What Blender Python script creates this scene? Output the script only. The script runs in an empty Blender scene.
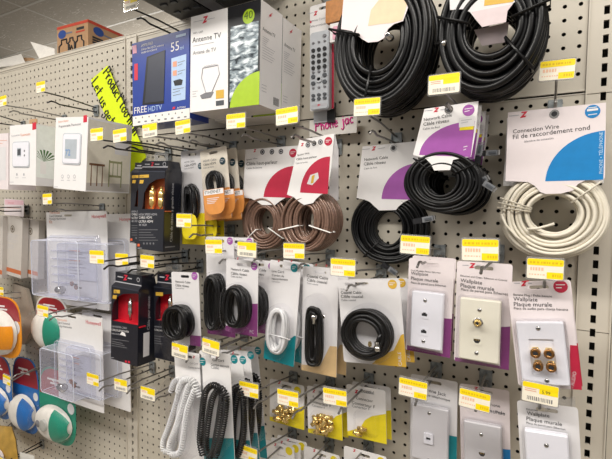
import bpy, math, random
from mathutils import Vector, Matrix
from mathutils.geometry import tessellate_polygon
random.seed(7)
S = 0.0254                      # everything below is written in inches on a 1-inch pegboard grid
scene = bpy.context.scene
col = scene.collection

# ------------------------------------------------------------------ camera
FPX, W_PX, H_PX = 434.08, 612.0, 459.0
CAM = Vector((16.4355, -37.5334, -6.1590))
_ya, _pi, _ro = 0.507361, -0.0450972, 0.0149237
_f = Vector((-math.sin(_ya)*math.cos(_pi), math.cos(_ya)*math.cos(_pi), math.sin(_pi)))
_r0 = Vector((math.cos(_ya), math.sin(_ya), 0)); _u0 = _r0.cross(_f)
_r = math.cos(_ro)*_r0 + math.sin(_ro)*_u0
_u = -math.sin(_ro)*_r0 + math.cos(_ro)*_u0
cd = bpy.data.cameras.new('camera'); cam = bpy.data.objects.new('camera', cd); col.objects.link(cam)
cd.sensor_width = 36; cd.lens = FPX/W_PX*36; cd.clip_start = .01; cd.clip_end = 200
mw = Matrix((( _r.x, _u.x, -_f.x, CAM.x*S), (_r.y, _u.y, -_f.y, CAM.y*S), (_r.z, _u.z, -_f.z, CAM.z*S), (0, 0, 0, 1)))
cam.matrix_world = mw
scene.camera = cam

# ------------------------------------------------------------------ world, lamps, exposure
vs = scene.view_settings
scene.display_settings.display_device = 'sRGB'
vs.view_transform = 'Standard'; vs.look = 'None'; vs.gamma = 1; vs.use_curve_mapping = False
vs.exposure = -0.45
scene.cycles.transparent_max_bounces = 32
scene.cycles.max_bounces = 8
world = bpy.data.worlds.new('store_ambience'); scene.world = world; world.use_nodes = True
bg = world.node_tree.nodes['Background']; bg.inputs[0].default_value = (1.0, .965, .91, 1); bg.inputs[1].default_value = 0.53

def area(name, x, y, z, sx, sy, power, colr=(1, .96, .9), rx=0.0):
    l = bpy.data.lights.new(name, 'AREA'); l.shape = 'RECTANGLE'; l.size = sx*S; l.size_y = sy*S; l.energy = power; l.color = colr
    o = bpy.data.objects.new(name, l); col.objects.link(o); o.location = (x*S, y*S, z*S); o.rotation_euler = (rx, 0, 0)
    return o
CEIL = 62.0
for k, x in enumerate((-78, -30, 18, 66)):         # the row of fluorescent fixtures over the aisle
    area('ceiling_lamp', x, -58, CEIL-14, 44, 10, 41)
    area('ceiling_fill', x, -58, CEIL-13.6, 44, 10, 24, rx=math.pi)  # added upward fill light, only there to brighten the ceiling
for k, x in enumerate((-174, -126, -78, -30, 18)):      # added lamps out of view behind this gondola, to brighten the ceiling
    area('ceiling_lamp', x, 100, CEIL-24, 44, 10, 30)
    area('ceiling_fill', x, 100, CEIL-23.6, 44, 10, 26, rx=math.pi)  # upward fill, added for the ceiling as well

# ------------------------------------------------------------------ pixel -> point helpers
def ray(u, v):
    return _r*((u-306)/FPX) - _u*((v-229.5)/FPX) + _f
def at(u, v, d=0.0):            # point seen at pixel u,v on the plane d inches out from the pegboard
    D = ray(u, v); t = (-d-CAM.y)/D.y
    return CAM + D*t
def atz(u, v, z):
    D = ray(u, v); return CAM + D*((z-CAM.z)/D.z)
def depth_x(u, v, X):           # distance from the board at which pixel u,v meets x = X
    D = ray(u, v); return -(CAM + D*((X-CAM.x)/D.x)).y

# ------------------------------------------------------------------ materials
def lin(c):
    return tuple(((x/255)/12.92 if x/255 <= .04045 else ((x/255+.055)/1.055)**2.4) for x in c)
MATS = {}
def mat(name, c, rough=.5, metal=0.0, var=.05, scale=60.0, bump=0.0, bscale=300.0, coat=0.0, spec=.5):
    if name in MATS: return MATS[name]
    m = bpy.data.materials.new(name); m.use_nodes = True; nt = m.node_tree; b = nt.nodes['Principled BSDF']
    b.inputs['Roughness'].default_value = rough; b.inputs['Metallic'].default_value = metal
    b.inputs['Coat Weight'].default_value = coat; b.inputs['Coat Roughness'].default_value = .08
    b.inputs['Specular IOR Level'].default_value = spec
    L = lin(c)
    tc = nt.nodes.new('ShaderNodeTexCoord'); nz = nt.nodes.new('ShaderNodeTexNoise'); nz.inputs['Scale'].default_value = scale
    nz.inputs['Detail'].default_value = 3
    rp = nt.nodes.new('ShaderNodeValToRGB'); rp.color_ramp.elements[0].position = .3; rp.color_ramp.elements[1].position = .7
    rp.color_ramp.elements[0].color = (*[x*(1-var) for x in L], 1); rp.color_ramp.elements[1].color = (*[min(1, x*(1+var)) for x in L], 1)
    nt.links.new(tc.outputs['Object'], nz.inputs['Vector']); nt.links.new(nz.outputs['Fac'], rp.inputs['Fac'])
    nt.links.new(rp.outputs['Color'], b.inputs['Base Color'])
    if bump:
        n2 = nt.nodes.new('ShaderNodeTexNoise'); n2.inputs['Scale'].default_value = bscale
        bp = nt.nodes.new('ShaderNodeBump'); bp.inputs['Strength'].default_value = bump; bp.inputs['Distance'].default_value = .0008
        nt.links.new(tc.outputs['Object'], n2.inputs['Vector']); nt.links.new(n2.outputs['Fac'], bp.inputs['Height'])
        nt.links.new(bp.outputs['Normal'], b.inputs['Normal'])
    MATS[name] = m
    return m
def clear(name, tint=(252, 252, 253), gloss=.10, rough=.08, body=0.0, bodyc=(225, 228, 240)):
    # thin clear sheet: lets light through, reflects more at grazing angles
    m = bpy.data.materials.new(name); m.use_nodes = True; nt = m.node_tree
    for n in list(nt.nodes): nt.nodes.remove(n)
    out = nt.nodes.new('ShaderNodeOutputMaterial'); tr = nt.nodes.new('ShaderNodeBsdfTransparent'); gl = nt.nodes.new('ShaderNodeBsdfGlossy')
    tr.inputs[0].default_value = (*lin(tint), 1); gl.inputs['Roughness'].default_value = rough
    lw = nt.nodes.new('ShaderNodeLayerWeight'); lw.inputs['Blend'].default_value = .5
    pw = nt.nodes.new('ShaderNodeMath'); pw.operation = 'POWER'; pw.inputs[1].default_value = 4.0
    tc = nt.nodes.new('ShaderNodeTexCoord'); nz = nt.nodes.new('ShaderNodeTexNoise'); nz.inputs['Scale'].default_value = 45
    bp = nt.nodes.new('ShaderNodeBump'); bp.inputs['Strength'].default_value = .35; bp.inputs['Distance'].default_value = .002
    nt.links.new(tc.outputs['Object'], nz.inputs['Vector']); nt.links.new(nz.outputs['Fac'], bp.inputs['Height'])
    nt.links.new(bp.outputs['Normal'], gl.inputs['Normal']); nt.links.new(bp.outputs['Normal'], lw.inputs['Normal'])
    ad = nt.nodes.new('ShaderNodeMath'); ad.operation = 'ADD'; ad.use_clamp = True; ad.inputs[1].default_value = gloss
    nt.links.new(lw.outputs['Facing'], pw.inputs[0]); ml = nt.nodes.new('ShaderNodeMath'); ml.operation = 'MULTIPLY'; ml.inputs[1].default_value = .45; nt.links.new(pw.outputs[0], ml.inputs[0]); nt.links.new(ml.outputs[0], ad.inputs[0])
    mx = nt.nodes.new('ShaderNodeMixShader'); nt.links.new(ad.outputs[0], mx.inputs[0]); nt.links.new(tr.outputs[0], mx.inputs[1]); nt.links.new(gl.outputs[0], mx.inputs[2])
    last = mx
    if body:
        df = nt.nodes.new('ShaderNodeBsdfDiffuse'); df.inputs[0].default_value = (*lin(bodyc), 1)
        m2 = nt.nodes.new('ShaderNodeMixShader'); hz = nt.nodes.new('ShaderNodeMath'); hz.operation = 'MULTIPLY_ADD'; hz.use_clamp = True; hz.inputs[1].default_value = .5; hz.inputs[2].default_value = body
        nt.links.new(pw.outputs[0], hz.inputs[0]); nt.links.new(hz.outputs[0], m2.inputs[0])      # plastic looks milkier where the sight line runs along the sheet
        nt.links.new(mx.outputs[0], m2.inputs[1]); nt.links.new(df.outputs[0], m2.inputs[2]); last = m2
    nt.links.new(last.outputs[0], out.inputs[0])
    MATS[name] = m
    return m

BOARD = mat('board_enamel', (196, 189, 175), .45, var=.02, scale=8, bump=.05)
RAIL = mat('rail_enamel', (202, 195, 182), .4, var=.02, scale=10)
CAVITY_SHADE = mat('cavity_shade', (42, 40, 37), .9)  # dark colour stands in for the shade of the unlit interior
CARD = mat('white_card', (236, 234, 234), .32, var=.012, coat=.25)
CARDP = mat('pinkish_card', (232, 222, 224), .35, var=.012, coat=.2)
CARDG = mat('grey_card', (222, 220, 222), .35, var=.012, coat=.2)
KRAFT = mat('grey_board', (190, 184, 178), .8, var=.03)
BROWN = mat('carton_brown', (186, 148, 112), .85, var=.05)
INK_SHADE = mat('ink_shade_black', (38, 38, 42), .6)  # black print; also the painted shade inside jack and connector openings
INKG = mat('ink_grey', (120, 120, 125), .6)
INKL = mat('ink_pale', (178, 178, 184), .6)
RED = mat('logo_red', (205, 38, 62), .45)
RED2 = mat('band_red', (188, 34, 66), .4, coat=.3)
PURPLE = mat('band_purple', (160, 84, 166), .4, coat=.3)
DPURPLE = mat('band_deep_purple', (134, 62, 124), .4, coat=.3)
BLUE = mat('band_blue', (10, 128, 196), .4, coat=.3)
TEAL = mat('band_teal', (0, 130, 140), .4, coat=.2)
GOLDY = mat('band_gold', (212, 170, 62), .4, coat=.2)
BEIGEP = mat('band_beige', (226, 205, 170), .4, coat=.2)
TANP = mat('band_tan', (206, 176, 130), .4, coat=.2)
ORANGE = mat('band_orange', (218, 146, 76), .4, coat=.2)
YEL = mat('band_yellow', (232, 212, 36), .4, coat=.2)
TAGY = mat('tag_yellow', (252, 222, 0), .55)
TAGW = mat('tag_white', (243, 236, 218), .55)
TAGR = mat('tag_red_print', (226, 160, 132), .6); TAGP = mat('tag_pale_red', (238, 190, 160), .6); TAGK = mat('tag_bar_grey', (110, 108, 112), .6)
TAGB = mat('tag_brown_print', (226, 186, 8), .6)
NEON = mat('neon_paper', (226, 245, 10), .7, var=.02)
PINKM = mat('pink_marker', (226, 60, 150), .6)
PAPER = mat('white_paper', (236, 232, 226), .7)
WIRE = mat('wire_steel', (146, 143, 140), .38, metal=.5)
WIRED = mat('wire_dark', (70, 68, 68), .4, metal=.7)
ZINC = mat('zinc_plate', (150, 156, 158), .42, metal=.55, var=.35, scale=110)
BLACKC = mat('cable_black', (13, 13, 15), .34, var=.1, spec=.42)
BLACKP = mat('black_plastic', (26, 26, 30), .4)
BROWNC = mat('cable_copper', (128, 100, 86), .3, metal=.25, var=.2, scale=200, coat=.4)
IVORYC = mat('cable_ivory', (226, 219, 203), .4, var=.03)
WHITEC = mat('cord_white', (218, 218, 219), .4)
GOLD = mat('gold_metal', (240, 208, 134), .24, metal=.8, var=.1)
STEEL = mat('bright_steel', (200, 198, 196), .2, metal=1)
PLATEW = mat('plate_white', (232, 232, 240), .3, var=.01)
PLATE_DIM = mat('plate_white_dim', (208, 206, 210), .3, var=.01)  # white plate darkened in colour for the dimmer light low down
PLATEA = mat('plate_almond', (232, 228, 212), .3, var=.01)
BOXK = mat('box_navy_black', (28, 30, 40), .28, var=.08, coat=.4)
BOXK2 = mat('box_band', (60, 64, 76), .35)
BOXB = mat('box_blue', (34, 62, 150), .35, coat=.3)
PALEB = mat('pale_blue_print', (176, 200, 232), .4)
LIME = mat('lime_print', (164, 196, 36), .4)
GREYP = mat('remote_grey', (186, 190, 196), .35)
DGREY = mat('dark_grey', (72, 76, 82), .45)
COPPERW = mat('window_orange', (196, 104, 62), .4, coat=.2)
REDW = mat('window_red', (200, 24, 44), .4, coat=.2)
MASKR = mat('pack_maroon', (150, 32, 44), .4)
MASKB = mat('pack_blue', (28, 104, 178), .4)
MASKO = mat('pack_orange', (232, 146, 20), .4)
MASKG = mat('pack_green', (28, 138, 112), .4)
TIE = mat('white_tie', (235, 232, 228), .5)
WOODP = mat('wood_print', (190, 128, 70), .5, var=.2, scale=90)
CLEAR = clear('clear_blister', gloss=.025)
CLEARB = clear('clear_guard', tint=(246, 247, 251), gloss=.06, body=.11, bodyc=(228, 229, 246))
CLEARH = clear('clear_holder', gloss=.10, body=.12, bodyc=(200, 200, 198))
def rocky():
    m = bpy.data.materials.new('water_photo_print'); m.use_nodes = True; nt = m.node_tree; b = nt.nodes['Principled BSDF']
    tc = nt.nodes.new('ShaderNodeTexCoord'); mp = nt.nodes.new('ShaderNodeMapping'); mp.inputs['Scale'].default_value = (1, 1, 2.2)
    nz = nt.nodes.new('ShaderNodeTexNoise'); nz.inputs['Scale'].default_value = 42; nz.inputs['Detail'].default_value = 9; nz.inputs['Distortion'].default_value = .6
    rp = nt.nodes.new('ShaderNodeValToRGB'); e = rp.color_ramp.elements
    e[0].position = .36; e[0].color = (.02, .03, .04, 1); e[1].position = .62; e[1].color = (.8, .86, .9, 1)
    k = rp.color_ramp.elements.new(.5); k.color = (.28, .34, .38, 1)
    nt.links.new(tc.outputs['Object'], mp.inputs[0]); nt.links.new(mp.outputs[0], nz.inputs['Vector']); nt.links.new(nz.outputs['Fac'], rp.inputs[0]); nt.links.new(rp.outputs[0], b.inputs['Base Color'])
    b.inputs['Roughness'].default_value = .25
    return m
ROCK = rocky()

# ------------------------------------------------------------------ mesh builder
GLY = {}
def glyphs(s):
    if s not in GLY:
        cu = bpy.data.curves.new('lettering', 'FONT'); cu.body = s; cu.resolution_u = 2
        o = bpy.data.objects.new('lettering', cu)
        me = bpy.data.meshes.new_from_object(o)
        V = [(v.co.x, v.co.y) for v in me.vertices]; P = [tuple(p.vertices) for p in me.polygons]
        x0 = min(v[0] for v in V); x1 = max(v[0] for v in V)
        GLY[s] = ([(x-x0, y) for x, y in V], P, x1-x0)
        bpy.data.objects.remove(o); bpy.data.curves.remove(cu); bpy.data.meshes.remove(me)
    return GLY[s]

ZLOGO = [(-.62, 1), (1.05, 1), (1.0, .78), (-.05, -.42), (.78, -.42), (.4, -.9), (-1.2, -1.1), (-1.05, -.8), (.1, .55), (-.95, .55)]
class MB:
    def __init__(self): self.v = []; self.f = []; self.m = []; self.s = []; self.mats = []
    def mi(self, m):
        if m not in self.mats: self.mats.append(m)
        return self.mats.index(m)
    def add(self, vs, fs, m, smooth=False):
        o = len(self.v); self.v += [tuple(x) for x in vs]; k = self.mi(m)
        for f in fs: self.f.append(tuple(i+o for i in f)); self.m.append(k); self.s.append(smooth)
    def box(self, x0, x1, y0, y1, z0, z1, m):
        v = [(x, y, z) for x in (x0, x1) for y in (y0, y1) for z in (z0, z1)]
        self.add(v, [(0, 1, 3, 2), (4, 6, 7, 5), (0, 4, 5, 1), (2, 3, 7, 6), (0, 2, 6, 4), (1, 5, 7, 3)], m)
    def bevbox(self, x0, x1, y0, y1, z0, z1, m, b=.06):
        # box whose front (y0) face is chamfered
        v = [(x0, y1, z0), (x1, y1, z0), (x1, y1, z1), (x0, y1, z1), (x0, y0+b, z0), (x1, y0+b, z0), (x1, y0+b, z1), (x0, y0+b, z1),
             (x0+b, y0, z0+b), (x1-b, y0, z0+b), (x1-b, y0, z1-b), (x0+b, y0, z1-b)]
        f = [(0, 1, 2, 3)] + [(i, (i+1) % 4, 4+(i+1) % 4, 4+i) for i in range(4)] + [(4+i, 4+(i+1) % 4, 8+(i+1) % 4, 8+i) for i in range(4)] + [(8, 9, 10, 11)]
        self.add(v, f, m)
    def poly(self, pts, y, m):              # flat print on a face that looks toward -y
        t = tessellate_polygon([[Vector((p[0], p[1], 0)) for p in pts]])
        self.add([(p[0], y, p[1]) for p in pts], [tuple(q) for q in t], m)
    def rect(self, x0, x1, z0, z1, y, m):
        self.add([(x0, y, z0), (x1, y, z0), (x1, y, z1), (x0, y, z1)], [(0, 1, 2, 3)], m)
    def disc(self, x, z, r, y, m, n=20, rz=None):
        self.add([(x+r*math.cos(2*math.pi*i/n), y, z+(rz or r)*math.sin(2*math.pi*i/n)) for i in range(n)], [tuple(range(n))], m)
    def plate(self, outline, holes, y0, y1, m, ms=None):     # sheet with real holes, front at y0
        loops = [outline]+list(holes)
        t = tessellate_polygon([[Vector((p[0], p[1], 0)) for p in L] for L in loops])
        fl = [p for L in loops for p in L]; n = len(fl)
        self.add([(p[0], y0, p[1]) for p in fl]+[(p[0], y1, p[1]) for p in fl], [tuple(q) for q in t]+[tuple(i+n for i in q) for q in t], m)
        o = 0
        for L in loops:
            k = len(L)
            self.add([(p[0], y0, p[1]) for p in L]+[(p[0], y1, p[1]) for p in L], [(i, (i+1) % k, k+(i+1) % k, k+i) for i in range(k)], ms or m)
    def shell(self, outline, y0, y1, m, inset=.12, closed=False):   # vacuum-formed dome, open at the back
        n = len(outline); cx = sum(p[0] for p in outline)/n; cz = sum(p[1] for p in outline)/n
        def ins(a):
            r = []
            for x, z in outline:
                d = math.hypot(x-cx, z-cz) or 1; k = max(0, 1-a/d); r.append((cx+(x-cx)*k, cz+(z-cz)*k))
            return r
        A = outline; B = ins(inset*.5); C = ins(inset*1.3)
        ym = y1+(y0-y1)*.82
        v = [(x, y1, z) for x, z in A]+[(x, ym, z) for x, z in B]+[(x, y0, z) for x, z in C]
        f = [(i, (i+1) % n, n+(i+1) % n, n+i) for i in range(n)]+[(n+i, n+(i+1) % n, 2*n+(i+1) % n, 2*n+i) for i in range(n)]+[tuple(range(2*n, 3*n))]
        if closed: f.append(tuple(range(n)))
        self.add(v, f, m)
    def tube(self, pts, r, m, n=6, closed=False):
        P = [Vector(p) for p in pts]; k = len(P); vs = []; fs = []
        prev = None
        for i in range(k):
            a = P[(i-1) % k] if (closed or i > 0) else P[i]; b = P[(i+1) % k] if (closed or i < k-1) else P[i]
            t = (b-a).normalized()
            if prev is None:
                up = Vector((0, 0, 1)) if abs(t.z) < .9 else Vector((1, 0, 0)); nn = t.cross(up).normalized()
            else:
                nn = (prev - t*prev.dot(t))
                nn = nn.normalized() if nn.length > 1e-6 else t.cross(Vector((1, 0, 0))).normalized()
            prev = nn; bb = t.cross(nn)
            for j in range(n):
                q = 2*math.pi*j/n; vs.append(P[i]+(nn*math.cos(q)+bb*math.sin(q))*r)
        for i in range(k if closed else k-1):
            i2 = (i+1) % k
            for j in range(n): fs.append((i*n+j, i*n+(j+1) % n, i2*n+(j+1) % n, i2*n+j))
        if not closed: fs += [tuple(range(n-1, -1, -1)), tuple(range((k-1)*n, k*n))]
        self.add(vs, fs, m, True)
    def lathe(self, prof, c, m, axis='y', n=16):            # prof: (radius, offset along axis)
        vs = []; fs = []
        for r, a in prof:
            for j in range(n):
                q = 2*math.pi*j/n; x, z = r*math.cos(q), r*math.sin(q)
                vs.append((c[0]+x, c[1]+a, c[2]+z) if axis == 'y' else ((c[0]+x, c[1]+z, c[2]+a) if axis == 'z' else (c[0]+a, c[1]+x, c[2]+z)))
        for i in range(len(prof)-1):
            for j in range(n): fs.append((i*n+j, i*n+(j+1) % n, (i+1)*n+(j+1) % n, (i+1)*n+j))
        fs += [tuple(range(n)), tuple(range((len(prof)-1)*n, len(prof)*n))]
        self.add(vs, fs, m, True)
    def text(self, s, p0, p1, y, m, hmax=None, squash=1.0):         # lettering whose baseline runs p0 -> p1 (x, z)
        V, P, w = glyphs(s)
        dx, dz = p1[0]-p0[0], p1[1]-p0[1]; L = math.hypot(dx, dz); k = L/w; e = (dx/L, dz/L)
        self.add([(p0[0]+e[0]*x*k-e[1]*z*k*squash, y, p0[1]+e[1]*x*k+e[0]*z*k*squash) for x, z in V], P, m)
    def build(self, name, parent=None):
        me = bpy.data.meshes.new(name); me.from_pydata([(x*S, yy*S, z*S) for x, yy, z in self.v], [], self.f)
        for m in self.mats: me.materials.append(m)
        me.polygons.foreach_set('material_index', self.m); me.polygons.foreach_set('use_smooth', self.s); me.update()
        o = bpy.data.objects.new(name, me); col.objects.link(o)
        if parent: o.parent = parent
        return o

def rrect(x0, x1, z0, z1, r=.18, n=4):
    out = []
    for cx, cz, a in ((x1-r, z1-r, 0), (x0+r, z1-r, 90), (x0+r, z0+r, 180), (x1-r, z0+r, 270)):
        for i in range(n+1):
            q = math.radians(a+90*i/n); out.append((cx+r*math.cos(q), cz+r*math.sin(q)))
    return out
def oval(cx, cz, rx, rz, n=28): return [(cx+rx*math.cos(2*math.pi*i/n), cz+rz*math.sin(2*math.pi*i/n)) for i in range(n)]
def stadium(cx, cz, rx, rz, n=28, p=2.6):
    out = []
    for i in range(n):
        q = 2*math.pi*i/n; c, s = math.cos(q), math.sin(q)
        out.append((cx+rx*math.copysign(abs(c)**(2/p), c), cz+rz*math.copysign(abs(s)**(2/p), s)))
    return out

def thing(name, label, cat, loc, rot=(0, 0, 0), group=None):
    o = bpy.data.objects.new(name, None); o.empty_display_size = .02; col.objects.link(o)
    o.location = Vector(loc)*S; o.rotation_euler = rot; o['label'] = label; o['category'] = cat
    if group: o['group'] = group
    return o
def struct(o): o['kind'] = 'structure'; return o
def dup(root, off, label, group=None, skip=()):
    r = root.copy(); col.objects.link(r); r.location = root.location + Vector(off)*S; r['label'] = label
    if group: r['group'] = group
    for ch in list(root.children):
        if ch.name.split('.')[0] in skip: continue
        c = ch.copy(); col.objects.link(c); c.parent = r
        for g in list(ch.children):
            d = g.copy(); col.objects.link(d); d.parent = c
    return r

class Item:
    """a flat-fronted thing that hangs facing the aisle; authored from four corners of its front, d inches off the board"""
    def __init__(self, name, label, cat, TL, TR, BR, BL, d, group=None, yaw=0.0, tilt=0.0):
        A, B, C, D = [at(*p, d) for p in (TL, TR, BR, BL)]
        ax = ((B-A)+(C-D)); ax.y = 0
        up = ((A-D)+(B-C)); up.y = 0
        ra = math.atan2(ax.z, ax.x); rb = math.atan2(-up.x, up.z); roll = (ra+rb)/2
        self.w = ((B-A).length+(C-D).length)/2; self.h = ((A-D).length+(B-C).length)/2; self.d = d
        ctr = (A+B+C+D)/4
        self.ex = Vector((math.cos(roll), 0, math.sin(roll))); self.ez = Vector((-math.sin(roll), 0, math.cos(roll)))
        self.o = ctr - self.ez*self.h/2
        self.e = thing(name, label, cat, self.o, (0, -roll, 0), group)
        self.card = MB(); self.x0, self.x1 = -self.w/2, self.w/2
        self.group = group
    def p(self, u, v, dd=0.0):          # pixel -> local x,z on the plane dd inches in front of the card
        q = at(u, v, self.d+dd)-self.o
        return (q.dot(self.ex), q.dot(self.ez))
    def P(self, pts, dd=0.0): return [self.p(u, v, dd) for u, v in pts]
    def clampx(self, x): return max(self.x0, min(self.x1, x))
    def sheet(self, m=None, r=.18, t=.05, hole=True, hw=.55, hz=.42, hx=0.0, back=None):
        holes = []
        if hole: holes = [rrect(hx-hw, hx+hw, self.h-hz-.13, self.h-hz+.13, .12)]
        self.card.plate(rrect(self.x0, self.x1, 0, self.h, r), holes, 0, t, m or CARD)
    def cut(self, pts, m, y=-.012, dd=0.0):     # print polygon given in pixels, clipped to the card
        q = [(self.clampx(x), max(0.0, min(self.h, z))) for x, z in self.P(pts, dd)]
        self.card.poly(q, y, m)
    def txt(self, s, u0, v0, u1, v1, m=None, y=-.02, dd=0.0, squash=1.0):
        self.card.text(s, self.p(u0, v0, dd), self.p(u1, v1, dd), y, m or INK_SHADE, squash=squash)
    def lines(self, u0, v0, u1, v1, n, dv, m=None, y=-.02, dd=0.0, t=.05):
        for k in range(n):
            a = self.p(u0, v0+dv*k, dd); b = self.p(u1-(u1-u0)*(.12*((k*7) % 4)), v1+dv*k, dd)
            self.card.add([(a[0], y, a[1]), (b[0], y, b[1]), (b[0], y, b[1]+t), (a[0], y, a[1]+t)], [(0, 1, 2, 3)], m or INKG)
    def logo(self, u, v, hp, m=None, y=-.02, dd=0.0):       # the red slanted bolt-like letter
        x, z = self.p(u, v, dd); h = abs(self.p(u, v-hp, dd)[1]-z)
        k = h/2
        pts = ZLOGO
        self.card.poly([(x+a*k, z+b*k) for a, b in pts], y, m or RED)
    def dot(self, u, v, rp, m, y=-.02, dd=0.0):
        x, z = self.p(u, v, dd); r = abs(self.p(u, v-rp, dd)[1]-z); self.card.disc(x, z, r, y, m)
        return x, z, r
    def quarter(self, cu, cv, u_left, v_top, m, y=-.014):     # quarter disc whose corner is at bottom right
        c = self.p(cu, cv); l = self.p(u_left, cv); t = self.p(cu, v_top)
        rx = c[0]-l[0]; rz = t[1]-c[1]
        pts = [c]+[(c[0]-rx*math.cos(math.pi/2*i/14), c[1]+rz*math.sin(math.pi/2*i/14)) for i in range(15)]
        self.card.poly([(self.clampx(x), max(0, z)) for x, z in pts], y, m)
    def done(self, name='card'):
        return self.card.build(name, self.e)

# ================================================================== the setting
wall = thing('wall_back', 'cream pegboard display wall', 'wall', (0, 0, 0)); del wall['category']; struct(wall)
def panel(cols, rows, x0, x1, z0, z1, name='pegboard_panel', r=.15):
    mb = MB(); V = []; Fc = []
    cb = [x0]+[(a+b)/2 for a, b in zip(cols, cols[1:])]+[x1]; rb = [z0]+[(a+b)/2 for a, b in zip(rows, rows[1:])]+[z1]
    c8 = [(math.cos(math.pi/4*i), math.sin(math.pi/4*i)) for i in range(8)]
    for i, cx in enumerate(cols):
        for j, cz in enumerate(rows):
            l, rr, b, t = cb[i], cb[i+1], rb[j], rb[j+1]; o = len(V)
            V += [(rr, 0, cz), (rr, 0, t), (cx, 0, t), (l, 0, t), (l, 0, cz), (l, 0, b), (cx, 0, b), (rr, 0, b)]
            V += [(cx+r*c, 0, cz+r*s) for c, s in c8]; V += [(cx+r*c, .07, cz+r*s) for c, s in c8]
            for k in range(8):
                k2 = (k+1) % 8
                Fc.append((o+k, o+k2, o+8+k2, o+8+k)); Fc.append((o+8+k, o+8+k2, o+16+k2, o+16+k))
    mb.add(V, Fc, BOARD)
    return mb.build(name, wall)
UP_L, UP_R = -29.7, 19.58
TOPZ = 15.35
cR = [float(i) for i in range(-28, 19)]; rU = [float(z) for z in range(4, 15)]; rL = [float(z) for z in range(-56, 3)]
panel(cR, rU, -28.75, 18.47, 2.78, TOPZ-.35)
panel(cR, rL, -28.75, 18.47, -56.5, 2.55)
cL = [-31.34-1.04*k for k in range(47)][::-1]
panel(cL, rU, cL[0]-.5, -30.65, 2.78, TOPZ-.35)
panel(cL, rL, cL[0]-.5, -30.65, -56.5, 2.55)
cX = [22.0+k for k in range(10)]
panel(cX, rU, 20.72, 31.5, 2.78, TOPZ-.35); panel(cX, rL, 20.72, 31.5, -56.5, 2.55)
for x0, x1 in ((-28.75, 18.47), (cL[0]-.5, -30.65), (20.72, 31.5)):       # rolled bottom lip of the upper panels
    mb = MB(); mb.box(x0, x1, -.09, .12, 2.72, 2.86, RAIL); mb.box(x0, x1, -.05, .12, 2.5, 2.58, RAIL); mb.build('panel_lip', wall)
    mb = MB(); mb.box(x0, x1, 2.4, 2.5, -56.5, TOPZ-.3, CAVITY_SHADE); mb.build('inner_back', wall)  # backing sheet with the shade behind the holes in its colour
def upright(xc):
    mb = MB(); hw = .98; sw = .17; y = -.10
    for z0, z1 in ((-56.5, -14.72), (-14.66, 2.42), (2.48, TOPZ-.2)):       # side strips, with the joints of the stacked lengths
        for a, b in ((xc-hw, xc-sw), (xc+sw, xc+hw)): mb.box(a, b, y, .1, z0, z1, RAIL)
    edges = [-56.5]+[e for k in range(-56, 15) for e in (k+.22-.3, k+.22+.3)]+[TOPZ-.2]     # bars between the slots
    for a, b in zip(edges[0::2], edges[1::2]): mb.box(xc-sw, xc+sw, y, .1, a, b, RAIL)
    for dx in (-hw-.1, hw):                     # raised edge beads of the channel
        mb.box(xc+dx, xc+dx+.1, y-.14, .1, -56.5, TOPZ-.2, RAIL)
    mb.box(xc-.4, xc+.4, .5, .6, -56.5, TOPZ-.2, CAVITY_SHADE)
    mb.box(xc-hw, xc-hw+.05, .1, .6, -56.5, TOPZ-.2, CAVITY_SHADE); mb.box(xc+hw-.05, xc+hw, .1, .6, -56.5, TOPZ-.2, CAVITY_SHADE)
    return mb.build('slotted_upright', wall)
upright(UP_L); upright(UP_R)
for x0, x1 in ((cL[0]-.5, UP_L-.02), (UP_L+.02, UP_R-.02), (UP_R+.02, 31.5)):
    mb = MB(); mb.box(x0, x1, -.16, .1, TOPZ-.38, TOPZ-.02, RAIL); mb.box(x0, x1, -.06, .1, TOPZ-.6, TOPZ-.38, RAIL); mb.build('top_rail', wall)
    mb = MB(); mb.box(x0, x1, -.22, 26, TOPZ-.02, TOPZ+.06, RAIL); mb.build('top_deck', wall)
mb = MB(); mb.box(cL[0]-.5, 31.5, 2.6, 25, -66, TOPZ-.05, BOARD); mb.build('gondola_core', wall)
mb = MB(); mb.box(cL[0]-.5, 31.5, -16, 2.6, -66, -57, RAIL); mb.build('base_shelf', wall)
FLOORM = mat('floor_vinyl', (140, 128, 112), .5, var=.06, scale=6)
mb = MB(); mb.box(-360, 360, -260, 300, -66.5, -66, FLOORM); struct(mb.build('floor'))

# ceiling: dropped tiles in a metal grid
def tile_mat():
    m = bpy.data.materials.new('fissured_tile'); m.use_nodes = True; nt = m.node_tree; b = nt.nodes['Principled BSDF']; b.inputs['Roughness'].default_value = .95
    tc = nt.nodes.new('ShaderNodeTexCoord'); mp = nt.nodes.new('ShaderNodeMapping'); mp.inputs['Scale'].default_value = (9, 22, 9); mp.inputs['Rotation'].default_value = (0, 0, .5)
    nz = nt.nodes.new('ShaderNodeTexNoise'); nz.inputs['Scale'].default_value = 1.6; nz.inputs['Detail'].default_value = 8; nz.inputs['Roughness'].default_value = .75; nz.inputs['Distortion'].default_value = 1.5
    rp = nt.nodes.new('ShaderNodeValToRGB'); e = rp.color_ramp.elements
    e[0].position = .56; e[0].color = (*lin((132, 126, 116)), 1); e[1].position = .74; e[1].color = (*lin((205, 202, 194)), 1)
    nt.links.new(tc.outputs['Object'], mp.inputs[0]); nt.links.new(mp.outputs[0], nz.inputs['Vector']); nt.links.new(nz.outputs['Fac'], rp.inputs[0]); nt.links.new(rp.outputs[0], b.inputs['Base Color'])
    return m
ceil = thing('ceiling', 'dropped ceiling', 'ceiling', (0, 0, CEIL)); del ceil['category']; struct(ceil)
TILE = tile_mat(); GRID = mat('ceiling_grid', (150, 146, 138), .5)
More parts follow.
